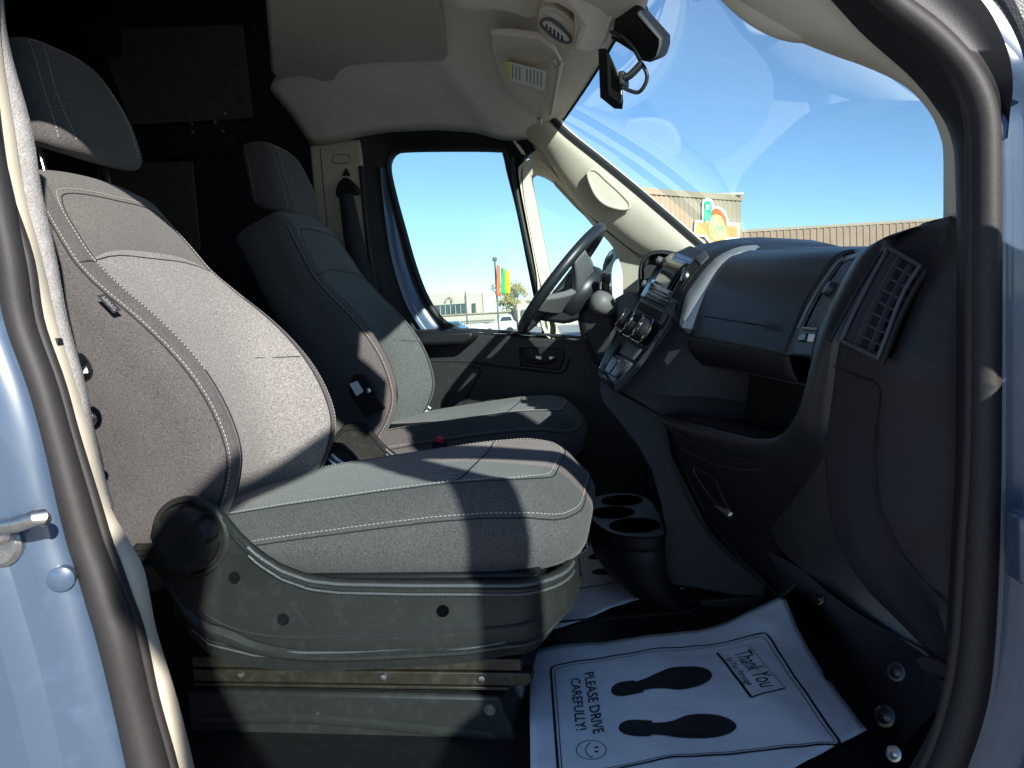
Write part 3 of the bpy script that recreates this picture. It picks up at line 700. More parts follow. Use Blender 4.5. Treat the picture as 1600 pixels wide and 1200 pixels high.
# recliner bracket with its white sticker on the driver's backrest, inboard side
bk = MB(); bl = PL([(545, 612), (552, 585), (566, 586), (582, 600), (600, 640), (570, 650)], 1.125)
bk.prism(bl, (0, .02, 0)); br = bk.build("recliner_bracket", "plastic_black", dseat, bevel=.004)
MB().prism(PL([(546, 600), (558, 595), (568, 612), (557, 619)], 1.122), (0, .002, 0)).build("sticker", "label_white", br)
MB().lathe([(.009, 0), (.009, .004), (.005, .006), (.0, .006)], P(575, 611, 1.124), (0, -1, 0), 16).build("bolt", "satin_metal", br)
bu = MB(); bu.prism(PL([(676, 692), (681, 683), (692, 686), (690, 694)], 1.12), (0, .03, 0))
bo_ = bu.build("buckle_button", "buckle_red", dseat, bevel=.002)
bu = MB(); bu.prism(PL([(672, 720), (676, 690), (694, 692), (694, 722)], 1.115), (0, .035, 0)); bu.build("belt_buckle", "plastic_black", dseat, bevel=.003)
# buckle stalks between the seats
for nm, l, Y, ro in (("belt_stalk", [(516, 712), (528, 722), (546, 732)], .80, pseat), ("belt_stalk", [(656, 625), (664, 634), (672, 640)], 1.66, dseat)):
    m_ = MB(); m_.tube(cr(PL(l, Y), 10), .008, 8, flat=.4); m_.tube(cr(PL([(a-3, b+5) for a, b in l], Y), 10), .005, 8); m_.build(nm, "satin_metal", ro)

# ------------------------------------------------------------------ dashboard
dash = thing("dashboard", "charcoal dashboard with centre stack, open shelf and air vents under the windscreen", "dashboard", (.35, .9, .9))
def loft(cols, n=40, m=0, steps=None, mb=None):
    """cols = list of (Y, pixel polyline); each is measured on its own plane Y and the skin joins them"""
    L = [cr(PL(l, Y), n) for Y, l in cols]
    if steps:
        L2 = []
        for j in range(n):
            pass
        out = []
        k = len(L)
        T = [cr([c[j] for c in L], steps) if k > 2 else lin([c[j] for c in L], steps) for j in range(n)]
        L = [[T[j][i] for j in range(n)] for i in range(steps)]
    (mb or MB()).grid(L, m=m)
    return L
def skin(name, cols, m, n=40, steps=None, thick=.004, parent=None, off=1, dirx=None, **k):
    mb = MB(); loft(cols, n, 0, steps, mb); return mb.build(name, m, parent or dash, solid=thick, off=off, **k)
# top pad running forward to the glass
tp = []
for Y, px, py in ((.10, 1490, 336), (.2, 1440, 350), (.28, 1385, 378), (.34, 1338, 392), (.40, 1330, 389.5), (.60, 1248, 389.5), (.76, 1171, 391), (.80, 1175, 381), (.90, 1150, 374), (1.0, 1120, 375), (1.1, 1085, 382), (1.2, 1060, 395), (1.35, 1030, 396), (1.55, 1012, 402), (1.76, 1008, 420)):
    p = P(px, py, Y); tp.append([p+Vector((0, 0, -.012)), p+Vector((.012, 0, -.001)), p+Vector((.05, 0, .001)), Vector((p.x+.15, Y, p.z-.012)), Vector((.62, Y, min(p.z-.03, 1.27))), Vector((.95, Y, 1.16))])
MB().grid(tp).build("top_pad", "plastic_dash", dash, smooth=60)
# airbag panel: one wide curved skin
aL = [(1171, 391), (1155, 396), (1139, 403), (1121, 423), (1104, 453), (1091, 486), (1078, 525)]
aR = [(1335, 389.5), (1325, 392), (1312, 399), (1299, 418), (1282, 442), (1264, 473), (1249, 509), (1231, 555)]
Lp = loft([(.76, aL), (.38, aR)], 40, 0, 24)
MB().grid(Lp).build("airbag_panel", "plastic_dash", dash, solid=.006, off=1, smooth=60)
def on(Lg, u, v, off=0.0):
    i, j = u*(len(Lg)-1), v*(len(Lg[0])-1); a, b = min(int(i), len(Lg)-2), min(int(j), len(Lg[0])-2); fu, fv = i-a, j-b
    p = Lg[a][b].lerp(Lg[a+1][b], fu).lerp(Lg[a][b+1].lerp(Lg[a+1][b+1], fu), fv)
    n = (Lg[a+1][b]-Lg[a][b]).cross(Lg[a][b+1]-Lg[a][b]).normalized()
    if n.x > 0: n = -n
    return p+n*off
ap_ = MB(); ap_.tube([on(Lp, t, .795, .0006) for t in [.10+.64*k/30 for k in range(31)]], .0012, 6)
seamo = ap_.build("panel_gap", "seam_dark", dash)
vs, fs = text_mesh("AIRBAG", .016)
q0 = on(Lp, .82, .80, .0012); ux = (on(Lp, .9, .80)-on(Lp, .75, .80)).normalized(); uy = (on(Lp, .82, .7)-on(Lp, .82, .9)).normalized()
MB().add([q0+ux*v.x+uy*v.y for v in vs], fs).build("lettering", "plastic_soft", dash, smooth=0)
# rolled lower lip of the panel and the roof of the shelf
lipL = [(1078, 525), (1074, 530), (1076, 545), (1086, 560), (1094, 566)]
lipR = [(1231, 555), (1233, 566), (1238, 582), (1243, 592), (1246, 597)]
skin("panel_lip", [(.76, lipL), (.38, lipR)], "plastic_black", 16, 12, smooth=60)
q = PL([(1094, 566)], .76)[0]; q2 = PL([(1246, 597)], .38)[0]
MB().grid([[q, q2], [q+Vector((.16, 0, -.02)), q2+Vector((.12, 0, -.02))]]).build("shelf_roof", "plastic_black", dash, solid=.004)
sl = [Vector((.14, .75, 1.02)), ]
# shelf hollow: back and floor
s_a = PL([(1040, 646), (1060, 654), (1100, 664), (1150, 676), (1200, 680)], .74); 
lipT = [P(x, y, Y) for x, y, Y in ((1036, 645, .77), (1060, 652, .71), (1100, 661, .62), (1145, 673, .52), (1185, 681, .44), (1215, 676, .375), (1236, 655, .32), (1252, 620, .29), (1268, 562, .275))]
lipT = cr(lipT, 50)
back = [p+Vector((.20, .02, .0)) for p in lipT]
MB().grid([[p+Vector((.0, 0, -.002)) for p in lipT], [p+Vector((.05, .01, -.025)) for p in lipT], [p+Vector((.16, .02, -.02)) for p in lipT], [Vector((p.x+.20, p.y+.02, max(p.z, 1.06)+.22)) for p in lipT]]).build("storage_shelf", "plastic_black", dash, smooth=50)
# padded ridge that sweeps from the top of the dash down and round under the shelf
rA = [P(x, y, Y) for x, y, Y in ((1400, 372, .20), (1368, 380, .245), (1343, 396, .27), (1310, 452, .275), (1283, 506, .275), (1268, 560, .275), (1252, 622, .29), (1237, 656, .32), (1216, 678, .375), (1185, 683, .44), (1145, 675, .52), (1100, 663, .62), (1060, 654, .71), (1036, 646, .77))]
rB = [P(x, y, Y) for x, y, Y in ((1440, 352, .17), (1412, 362, .20), (1394, 380, .215), (1358, 434, .215), (1332, 486, .215), (1312, 536, .215), (1303, 610, .225), (1293, 690, .25), (1280, 715, .31), (1232, 722, .39), (1170, 716, .50), (1112, 700, .61), (1070, 684, .70), (1046, 672, .76))]
rA, rB = cr(rA, 90), cr(rB, 90)
MB().grid([[p+Vector((.05, .01, 0)) for p in rA], rA, [a.lerp(b, .12)+Vector((-.006, -.002, 0)) for a, b in zip(rA, rB)], [a.lerp(b, .5)+Vector((-.012, -.008, 0)) for a, b in zip(rA, rB)], [a.lerp(b, .9)+Vector((-.006, -.006, 0)) for a, b in zip(rA, rB)], rB, [p+Vector((.03, -.004, -.004)) for p in rB]]).build("dash_ridge", "plastic_dash", dash, smooth=60, sub=1)
gp = MB(); gp.tube(PL([(1266, 560, .268), (1290, 568, .24), (1313, 576, .205)]), .0016, 6); gp.build("panel_gap", "seam_dark", dash)
# narrow vent strip beside the airbag panel
vA = [(1317, 405), (1305, 416), (1293, 432), (1278, 454), (1265, 477), (1252, 503), (1240, 530), (1231, 556)]
vB = [(1343, 396), (1337, 405), (1324, 427), (1310, 452), (1296, 477), (1283, 503), (1277, 530), (1270, 560)]
Lv = loft([(.375, vA), (.285, vB)], 50, 0, 8)
Lv = [[p+Vector((.004, 0, 0)) for p in r] for r in Lv]
vent = MB().grid([[p+Vector((.02, 0, 0)) for p in r] for r in Lv]).build("air_vent", "seam_dark", dash, solid=.003)
sl_ = MB()
for k in range(7):
    u = .30+.62*k/6; vb = MB()
    vb.strip([on(Lv, u-.022, .06+.66*i/20, .001) for i in range(21)], [on(Lv, u+.022, .06+.66*i/20, .001) for i in range(21)], (.014, 0, 0))
    vb.build("vent_slat", "vent_grey", vent, smooth=40)
vb = MB(); vb.grid([[on(Lv, u, v, .003) for v in [.0+.74*i/20 for i in range(21)]] for u in (-.02, .03, .08)]); vb.grid([[on(Lv, u, v, .003) for v in [.0+.74*i/20 for i in range(21)]] for u in (.93, 1.0)])
vb.grid([[on(Lv, u, v, .003) for u in [i/8 for i in range(9)]] for v in (.0, .05)])
vb.build("vent_frame", "plastic_dash", vent, solid=.006, off=1)
vk = MB(); c0 = on(Lv, .62, .36, .002); nx = (on(Lv, .62, .36, .02)-c0).normalized()
vk.lathe([(.011, 0), (.011, .005), (.009, .008), (.0, .009)], c0, nx, 20); vk.build("vent_knob", "plastic_dash", vent, smooth=50)
pn = MB().grid([[on(Lv, u, v, .003) for v in [.74+.26*i/8 for i in range(9)]] for u in [i/6 for i in range(7)]]).build("switch_panel", "plastic_dash", dash, solid=.006, off=1)
sw = MB(); sw.prism([on(Lv, u, v, .003) for u, v in ((.32, .80), (.62, .79), (.62, .86), (.32, .87))], (-.005, 0, .002)); sw.build("switch", "gloss_black", pn, bevel=.001)
sw = MB(); sw.prism([on(Lv, u, v, .003) for u, v in ((.66, .79), (.86, .79), (.84, .86), (.66, .86))], (-.003, 0, .001)); sw.build("switch_icon", "label_white", pn, bevel=.0008)
ch = MB(); ch.tube([on(Lv, -.04, v, .004) for v in [.74*i/30 for i in range(31)]], .0016, 6); ch.build("vent_trim", "satin_metal", vent)
ch = MB(); ch.tube([on(Lv, u, .745, .005) for u in (.25, .6, .98)], .0022, 6); ch.build("vent_trim", "satin_metal", vent)

# right-hand end of the dash with its large vent
e0 = [(1440, 350, .17), (1400, 376, .212), (1360, 434, .212), (1334, 486, .212), (1312, 536, .212), (1302, 610, .222), (1292, 690, .235), (1292, 760, .235), (1300, 820, .225), (1322, 874, .21), (1357, 924, .20), (1402, 969, .18), (1449, 1016, .15), (1484, 1044, .12)]
e1 = [(1488, 337, .10), (1455, 384, .15), (1420, 452, .155), (1398, 510, .155), (1378, 560, .155), (1368, 610, .165), (1362, 690, .18), (1366, 740, .18), (1376, 800, .17), (1394, 850, .165), (1420, 893, .155), (1450, 935, .14), (1475, 985, .125), (1490, 1050, .10)]
e2 = [(1492, 340, .09), (1490, 420, .11), (1488, 480, .115), (1488, 540, .115), (1488, 600, .115), (1488, 650, .12), (1488, 720, .12), (1488, 780, .12), (1488, 830, .12), (1488, 870, .12), (1488, 920, .115), (1490, 960, .11), (1492, 1000, .10), (1494, 1055, .09)]
E0, E1, E2 = cr(PL(e0), 60), cr(PL(e1), 60), cr(PL(e2), 60)
Eg = [[p+Vector((.04, .01, 0)) for p in E0], E0, [a.lerp(b, .12)+Vector((-.003, -.002, 0)) for a, b in zip(E0, E1)], [a.lerp(b, .5)+Vector((-.004, -.003, 0)) for a, b in zip(E0, E1)], E1, [a.lerp(b, .5)+Vector((-.006, -.006, 0)) for a, b in zip(E1, E2)], E2, [p+Vector((.06, -.02, 0)) for p in E2]]
ec = MB().grid(Eg).build("end_cap", "plastic_violet", dash, smooth=60)
gp = MB(); gp.tube(cr([P(x, y, Y)+Vector((-.004, -.003, 0)) for x, y, Y in ((1313, 577, .206), (1345, 590, .18), (1377, 606, .163), (1371, 660, .17), (1366, 712, .176), (1368, 760, .176), (1376, 805, .167), (1400, 850, .158), (1430, 886, .148), (1488, 947, .11))], 60), .0014, 6); gp.build("panel_gap", "seam_dark", ec)
# vent well and frame
def vg(l): return [P(x, y, Y) for x, y, Y in l]
vL = cr([P(x, y, Y)+Vector((-.0075, -.005, 0)) for x, y, Y in ((1400, 389, .200), (1380, 424, .200), (1360, 462, .200), (1342, 498, .200), (1327, 533, .200))], 40)
vR = cr([P(x, y, Y)+Vector((-.0075, -.005, 0)) for x, y, Y in ((1450, 418, .140), (1430, 448, .140), (1414, 482, .140), (1400, 520, .140), (1384, 560, .140))], 40)
Vg = [[a.lerp(b, k/10) for a, b in zip(vL, vR)] for k in range(11)]
sv = MB().grid([[p+Vector((.012, .004, 0)) for p in r] for r in Vg]).build("air_vent", "hollow_shade", dash, solid=.002)
fr = MB(); lp = [on(Vg, 0, k/20, .004) for k in range(21)]+[on(Vg, k/10, 1, .004) for k in range(1, 11)]+[on(Vg, 1, 1-k/20, .004) for k in range(1, 21)]+[on(Vg, 1-k/10, 0, .004) for k in range(1, 10)]
fr.tube(lp, .0026, 8, closed=True); fr.build("vent_frame", "vent_grey", sv)
for k in range(5):
    m_ = MB(); u = .06+.055*k; m_.strip([on(Vg, u-.007, .03+.94*i/16, .001) for i in range(17)], [on(Vg, u+.007, .03+.94*i/16, .001) for i in range(17)], (.008, .003, 0)); m_.build("vent_slat", "vent_grey", sv)
for u in (.32, .68):
    m_ = MB(); m_.strip([on(Vg, u-.012, .02+.96*i/16, .002) for i in range(17)], [on(Vg, u+.012, .02+.96*i/16, .002) for i in range(17)], (.008, .003, 0)); m_.build("vent_slat", "vent_grey", sv)
for k in range(1, 8):
    v = k/8; m_ = MB(); m_.strip([on(Vg, .02+.96*i/6, v-.008, -.001) for i in range(7)], [on(Vg, .02+.96*i/6, v+.008, -.001) for i in range(7)], (.010, .004, 0)); m_.build("vent_slat", "vent_grey", sv)
gp = MB(); gp.tube(cr([P(x, y, Y)+Vector((-.014, -.008, 0)) for x, y, Y in ((1392, 392, .205), (1360, 444, .205), (1330, 498, .205), (1312, 532, .207))], 30), .003, 8); gp.build("vent_trim", "plastic_soft", sv)
gp = MB(); gp.tube(cr([P(x, y, Y)+Vector((-.012, -.008, 0)) for x, y, Y in ((1461, 422, .132), (1440, 456, .135), (1420, 496, .138), (1404, 535, .14), (1392, 568, .145))], 30), .0035, 8); gp.build("vent_trim", "plastic_soft", sv)

# lower glovebox panel and kick trim
gL = [(1046, 672), (1056, 715), (1078, 765), (1112, 825), (1152, 866), (1200, 906), (1215, 940)]
gR = [(1293, 688), (1295, 735), (1298, 780), (1303, 826), (1308, 850), (1318, 872), (1330, 890)]
gM = [(1170, 716), (1175, 745), (1185, 780), (1200, 826), (1218, 850), (1238, 880), (1262, 905)]
gl = MB(); Lg = loft([(.76, gL), (.50, gM), (.245, gR)], 40, 0, 24, gl)
glo = gl.build("glovebox", "plastic_soft", dash, solid=.004, off=1, smooth=60)
gp = MB(); gp.tube(cr([on(Lg, .06+.54*k/20, .08+.02*math.sin(k/6), .0004) for k in range(21)], 40), .0016, 6)
gp.tube(cr([on(Lg, u, v, .0004) for u, v in ((.05, .02), (.035, .3), (.03, .6), (.03, .97))], 40), .0016, 6)
gp.build("panel_gap", "seam_dark", glo)
gh_ = MB(); lp = cr([P(x, y, Y)+Vector((-.003, -.003, 0)) for x, y, Y in ((1086, 731, .665), (1103, 738, .64), (1121, 750, .61), (1130, 772, .585), (1146, 806, .55), (1140, 808, .565), (1118, 782, .61), (1100, 758, .645))], 40, True)[:-1]
gh_.tube(lp, .0022, 6, closed=True); gh_.build("glovebox_latch", "plastic_dash", glo)
MB().prism([(.44, .12, .72), (.40, .12, 1.02), (.46, .12, 1.20), (.94, .12, 1.13), (.94, .12, .72)], (0, 1.74, 0)).build("dash_core", "cargo_dark", dash, smooth=0)
kk = MB(); kk.prism([P(x, y, Y)+Vector((-.004, -.004, 0)) for x, y, Y in ((1122, 788, .60), (1146, 806, .55), (1150, 800, .55), (1146, 796, .555))], (-.006, 0, 0)); kk.build("latch_tip", "satin_metal", glo, bevel=.001)
# grey lower edge that sweeps to the sill, then the black kick panel
k0 = cr(PL([(1262, 880, .30), (1291, 905, .24), (1322, 930, .215), (1357, 958, .20), (1402, 990, .18), (1449, 1030, .15), (1484, 1060, .12)]), 40)
kA = cr(PL([(1290, 720, .245), (1292, 770, .238), (1300, 822, .227), (1322, 874, .212), (1357, 924, .202), (1402, 969, .182), (1449, 1016, .152), (1484, 1044, .122)]), 40)
kB = cr(PL([(1188, 835, .42), (1205, 862, .36), (1240, 893, .29), (1291, 931, .24), (1332, 959, .21), (1386, 990, .18), (1421, 1012, .16), (1440, 1034, .15)]), 40)
MB().grid([[p+Vector((.0, .0, .01)) for p in kA], [a.lerp(b, .5)+Vector((.004, -.002, -.004)) for a, b in zip(kA, kB)], kB, [p+Vector((.04, 0, .0)) for p in kB]]).build("lower_trim", "plastic_dash", dash, smooth=60, sub=1)
kick = [(1200, 870), (1245, 890), (1291, 926), (1332, 954), (1386, 985), (1430, 1020), (1436, 1060), (1420, 1096), (1396, 1120), (1370, 1140), (1250, 1010), (1200, 960)]
kp = [(1195, 860, .42), (1245, 885, .30), (1300, 930, .22), (1360, 970, .185), (1440, 1012, .15), (1500, 1050, .08)]
kqq = cr([P(x, y, Z=FL+.004) for x, y in ((1222, 922), (1250, 936), (1288, 962), (1336, 1035), (1368, 1086), (1390, 1116), (1412, 1160))], 40)
kpp = cr(PL(kp), 40)
kt = MB().grid([kpp, [a.lerp(b, .3)+Vector((.01, 0, 0)) for a, b in zip(kpp, kqq)], [a.lerp(b, .7)+Vector((.006, 0, 0)) for a, b in zip(kpp, kqq)], kqq, [p+Vector((-.004, -.002, -.03)) for p in kqq]]).build("kick_panel", "plastic_soft", van, smooth=60, sub=1)
for x, y, Y, r, mt in ((1402, 1050, .145, .011, "plastic_dash"), (1384, 1119, .155, .013, "gloss_black"), (1398, 1178, .105, .009, "satin_metal"), (1281, 936, .255, .008, "gloss_black")):
    MB().lathe([(r, 0), (r, .003), (r*.72, .004), (r*.6, .0), (r*.3, .002), (0, .003)], P(x, y, Y), (-.6, -.6, .4), 18).build("kick_fastener", mt, kt)
MB().tube(cr(PL([(1477, 1062, .10), (1478, 1090, .10), (1470, 1120, .098), (1452, 1160, .09), (1430, 1200, .08), (1405, 1240, .07)]), 30), .005, 8).build("sill_edge", "plastic_dash", van)
MB().prism(PL([(1432, 1030, .14), (1448, 1026, .13), (1486, 1042, .1), (1486, 1060, .1), (1440, 1045, .13)]), (.03, .02, 0)).build("trim_gap", "seam_dark", van)
# footwell carpet behind the dash, step and heater duct
MB().grid([[Vector((.36, y, FL+.002)), Vector((.55, y, FL+.12)), Vector((.72, y, FL+.35)), Vector((.80, y, 1.05))] for y in (.08, .5, 1.0, 1.88)]).build("footwell_carpet", "carpet", van)
for y0 in (.12, 1.02):
    MB().box((-.74, y0, FL), (.40, y0+.68, FL+.004)).build("floor_mat", "vinyl", van, smooth=0)
MB().prism(PL([(1092, 938), (1160, 934), (1190, 932), (1192, 950), (1160, 953), (1094, 955)], .80), (0, .05, 0)).build("duct", "plastic_soft", van, bevel=.004)
MB().tube(cr([P(850, 975, Z=FL+.006), P(950, 966, Z=FL+.006), P(1080, 955, Z=FL+.006)], 12), .004, 6).build("floor_rib", "vinyl", van)
for d in range(8):
    MB().tube([Vector((-.25, .80+.022*d, FL+.002)), Vector((.30, .86+.022*d, FL+.002))], .003, 6).build("floor_rib", "vinyl", van)

MB().prism(PL([(800, 1062), (810, 1060), (815, 1078), (812, 1106), (802, 1100)], .36), (.004, .012, 0)).build("floor_bracket", "satin_metal", van, bevel=.003)
# centre stack
cR = [(1128, 400), (1097, 420), (1076, 445), (1058, 478), (1046, 500), (1030, 526), (1006, 556), (985, 582), (962, 606)]
cL = [(1078, 384), (1042, 402), (1024, 420), (1008, 450), (992, 484), (972, 512), (955, 540), (944, 562), (935, 588)]
Lc = loft([(.86, cR), (1.14, cL)], 60, 0, 14)
cs_ = MB().grid(Lc).build("centre_stack", "plastic_violet", dash, solid=.006, off=1, smooth=60)
fl = cr(PL(cR, .86), 60)
MB().grid([fl, [p+Vector((.002, -.012, -.004)) for p in fl], [p+Vector((.03, -.03, -.012)) for p in fl], [Vector((max(p.x+.10, .14), .80, p.z-.02)) for p in fl], [Vector((p.x+.34, .80, p.z-.05)) for p in fl]]).build("stack_flank", "plastic_violet", dash, smooth=60)
MB().prism(PL([(958, 603), (1000, 628), (1040, 652), (1100, 668), (1180, 690), (1190, 600), (1120, 560), (1085, 535), (1068, 512), (1048, 503), (1030, 528), (1006, 558), (985, 584)], .845), (.02, .03, 0)).build("stack_flank", "plastic_violet", dash, smooth=0)
MB().tube([p+Vector((.0, -.010, -.004)) for p in fl[22:]], .006, 8).build("stack_trim", "plastic_dash", dash)
# hood over the centre: silver grained rim on the passenger side, dark roof
hA = cr(PL([(1063, 500), (1071, 464), (1084, 443), (1097, 425), (1110, 411), (1121, 401), (1147, 388), (1173, 383), (1205, 383.5), (1240, 388)], .80), 60)
hB = cr(PL([(1065, 512), (1087, 473), (1098, 453), (1108, 436), (1118, 423), (1128, 412), (1147, 398), (1171, 391.5), (1205, 390), (1245, 391)], .765), 60)
hC = cr(PL([(1040, 487), (1052, 455), (1064, 432), (1078, 412), (1090, 398), (1104, 387), (1125, 378), (1150, 374.5), (1190, 377), (1240, 386)], .87), 60)
MB().grid([[p+Vector((.02, .0, -.004)) for p in hB], hB, [a.lerp(b, .5)+Vector((-.003, -.003, .001)) for a, b in zip(hB, hA)], hA]).build("hood_rim", "rim_silver", dash, smooth=60)
MB().grid([hA, [a.lerp(b, .1)+Vector((-.003, 0, .002)) for a, b in zip(hA, hC)], [a.lerp(b, .5)+Vector((-.001, 0, .001)) for a, b in zip(hA, hC)], hC, [p+Vector((.02, .02, -.002)) for p in hC]]).build("stack_hood", "plastic_dash", dash, smooth=60)
MB().prism([hB[0], hA[0], hC[0], hC[0]+Vector((.004, 0, -.012)), hA[0]+Vector((.006, 0, -.014)), hB[0]+Vector((.008, 0, -.014))], (.05, 0, -.004)).build("hood_end", "plastic_dash", dash, bevel=.003)
def patch(L, u0, u1, v0, v1, off, n=10): return [[on(L, lerp(u0, u1, i/6), lerp(v0, v1, k/n), off) for k in range(n+1)] for i in range(7)]
Lh = [hC, [a.lerp(b, .5)+Vector((-.001, 0, .001)) for a, b in zip(hC, hA)], hA]
cv = MB().grid(patch(Lh, .12, .80, .10, .46, .002)).build("air_vent", "seam_dark", dash, solid=.002)
for k in range(4):
    MB().strip(*[[on(Lh, .2+.17*k+d, .14+.30*i/12, .003) for i in range(13)] for d in (-.025, .025)], (.004, 0, 0)).build("vent_slat", "plastic_soft", cv)
MB().lathe([(.012, 0), (.012, .006), (.0, .009)], on(Lh, .45, .26, .003), (-.8, -.3, .4), 16).build("vent_knob", "satin_metal", cv)
MB().grid(patch(Lh, .15, .75, .38, .45, .0035)).build("vent_frame", "plastic_grain", cv, solid=.002)
MB().prism([on(Lh, u, v, .003) for u, v in ((.2, .03), (.6, .03), (.6, .08), (.2, .08))], (-.003, 0, .001)).build("hood_switch", "gloss_black", dash, bevel=.001)
# radio with its screen, knobs, climate dials, switch bank and tray
ra = MB().grid(patch(Lc, .06, .97, .10, .43, .004)).build("radio", "gloss_black", dash, solid=.006, off=1)
MB().grid(patch(Lc, .22, .78, .15, .33, .011)).build("screen", "screen", ra, solid=.002)
for u, v in ((.10, .36), (.90, .36), (.9, .2), (.1, .2)):
    MB().lathe([(.010, 0), (.009, .010), (.008, .012), (0, .012)], on(Lc, u, v, .008), (-.85, 0, .5), 18).build("radio_knob", "plastic_grain", ra)
for v in (.355, .375, .395, .412):
    MB().grid(patch(Lc, .25, .75, v, v+.012, .012, 2)).build("radio_button", "plastic_grain", ra, solid=.002)
MB().grid(patch(Lc, .08, .95, .45, .535, .004)).build("cubby", "plastic_grain", dash, solid=.005, off=1)
MB().grid(patch(Lc, .18, .85, .465, .52, .0095)).build("cubby_mouth", "seam_dark", dash, solid=.001)
cp = MB().grid(patch(Lc, .03, .98, .545, .70, .004)).build("climate_panel", "gloss_black", dash, solid=.005, off=1)
for u in (.20, .5, .80):
    dn = Vector((-.80, -.05, .6)).normalized(); c0 = on(Lc, u, .615, .008)
    k = MB().lathe([(.031, 0), (.031, .004), (.027, .006), (.024, .022), (.021, .025), (0, .025)], c0, dn, 28).build("climate_dial", "plastic_black", cp)
    MB().lathe([(.0322, .004), (.0328, .0055), (.032, .007), (.031, .0055)], c0, dn, 28).build("dial_ring", "chrome", k)
    MB().lathe([(.0240, .0235), (.0243, .0252), (.0232, .0262), (.0225, .0252)], c0, dn, 28).build("dial_ring", "chrome", k)
MB().grid(patch(Lc, .10, .60, .72, .80, .004)).build("storage_tray", "plastic_grain", dash, solid=.004, off=1)
sbk = MB().grid(patch(Lc, .04, .97, .82, .99, .004)).build("switch_bank", "plastic_grain", dash, solid=.005, off=1)
for u0, u1 in ((.10, .34), (.38, .62)): MB().grid(patch(Lc, u0, u1, .84, .95, .010)).build("switch", "plastic_dash", sbk, solid=.004, off=1)
sk = MB().grid(patch(Lc, .66, .95, .76, .97, .008)).build("lighter_socket", "plastic_black", dash, solid=.003)
MB().lathe([(.009, 0), (.009, .004), (.006, .005), (0, .003)], on(Lc, .78, .93, .011), (-.8, -.2, .5), 14).build("socket_cap", "chrome", sk)
# console flank down to the floor
con = [(935, 588), (962, 606), (1000, 626), (1036, 645), (1046, 672), (1056, 715), (1078, 765), (1112, 825), (1152, 866), (1200, 906), (1200, 938), (1150, 934), (1080, 922), (1010, 914), (980, 906), (958, 890), (1000, 872), (1030, 852), (1036, 830), (1030, 785), (1014, 735), (990, 695), (962, 660), (938, 630), (932, 610)]
pc = [P(x, y, lerp(.90, .80, sm((y-600)/200))) for x, y in con]
MB().prism(pc, (.02, .30, 0)).build("centre_console", "plastic_violet", dash, smooth=30, bevel=.008)
MB().tube([p+Vector((-.002, -.004, 0)) for p in cr(PL([(1030, 640, .81), (1043, 672, .79), (1050, 712, .785), (1072, 768, .78), (1106, 830, .78), (1146, 872, .78), (1195, 912, .78)]), 40)], .0018, 6).build("panel_gap", "seam_dark", dash)
# cup holder pod
ch_ = [(921, 806), (918, 795), (922, 783), (935, 774), (960, 770), (990, 771), (1010, 778), (1024, 792), (1034, 815), (1038, 835), (1030, 839), (1000, 840), (965, 836), (940, 824)]
zt = P(935, 840, .90).z
top = [P(x, y, Z=.80) for x, y in ch_]; top = cr(top, 60, True)[:-1]
cen = sum(top, Vector((0, 0, 0)))/len(top)
pod_rows = []
for k, (sc, dz) in enumerate(((.97, .0), (1.0, -.004), (1.005, -.02), (1.0, -.028), (.99, -.03), (1.0, -.034), (.99, -.06), (.985, -.09), (.97, -.115), (.95, -.135), (.92, -.15), (.85, -.158))):
    pod_rows.append([Vector((p.x+(cen.x+.16-p.x)*(max(0, -dz-.035)/.123)**3.2*.42, cen.y+(p-cen).y*sc, cen.z+dz)) for p in top])
pod = MB().grid(pod_rows, cu=True, cap0=False, cap1=True).build("cup_holder", "plastic_black", dash, smooth=50)
# top plate; flat black discs paint the dark of three deep wells
circ = [(959, 781, .055), (955, 801, .055), (988, 823, .055)]
tb_ = bmesh.new()
outer = [tb_.verts.new(p+Vector((0, 0, .0))) for p in pod_rows[0]]; 
ed = [tb_.edges.new((outer[i], outer[(i+1) % len(outer)])) for i in range(len(outer))]
wells = MB()
hc = []
for x, y, r in ((972, 783, .046), (957, 802, .046), (992, 822, .050)):
    c0 = P(x, y, Z=.80); hc.append((c0, r))
tb_.free()
pg = []
N = 46; bx0, bx1 = min(p.x for p in pod_rows[0]), max(p.x for p in pod_rows[0]); by0, by1 = min(p.y for p in pod_rows[0]), max(p.y for p in pod_rows[0])
pm = MB(); pm.grid([pod_rows[0], [cen.lerp(p, .95)+Vector((0, 0, .001)) for p in pod_rows[0]], [cen.lerp(p, .5)+Vector((0, 0, .001)) for p in pod_rows[0]], [cen.lerp(p, .02)+Vector((0, 0, .001)) for p in pod_rows[0]]], cu=True, cap1=True)
pm.build("cup_plate", "plastic_grain", pod, smooth=0)
for c0, r in hc:
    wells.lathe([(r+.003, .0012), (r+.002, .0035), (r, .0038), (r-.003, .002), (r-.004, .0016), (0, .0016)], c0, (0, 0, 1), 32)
wells.build("cup_well", "hollow_shade", pod)

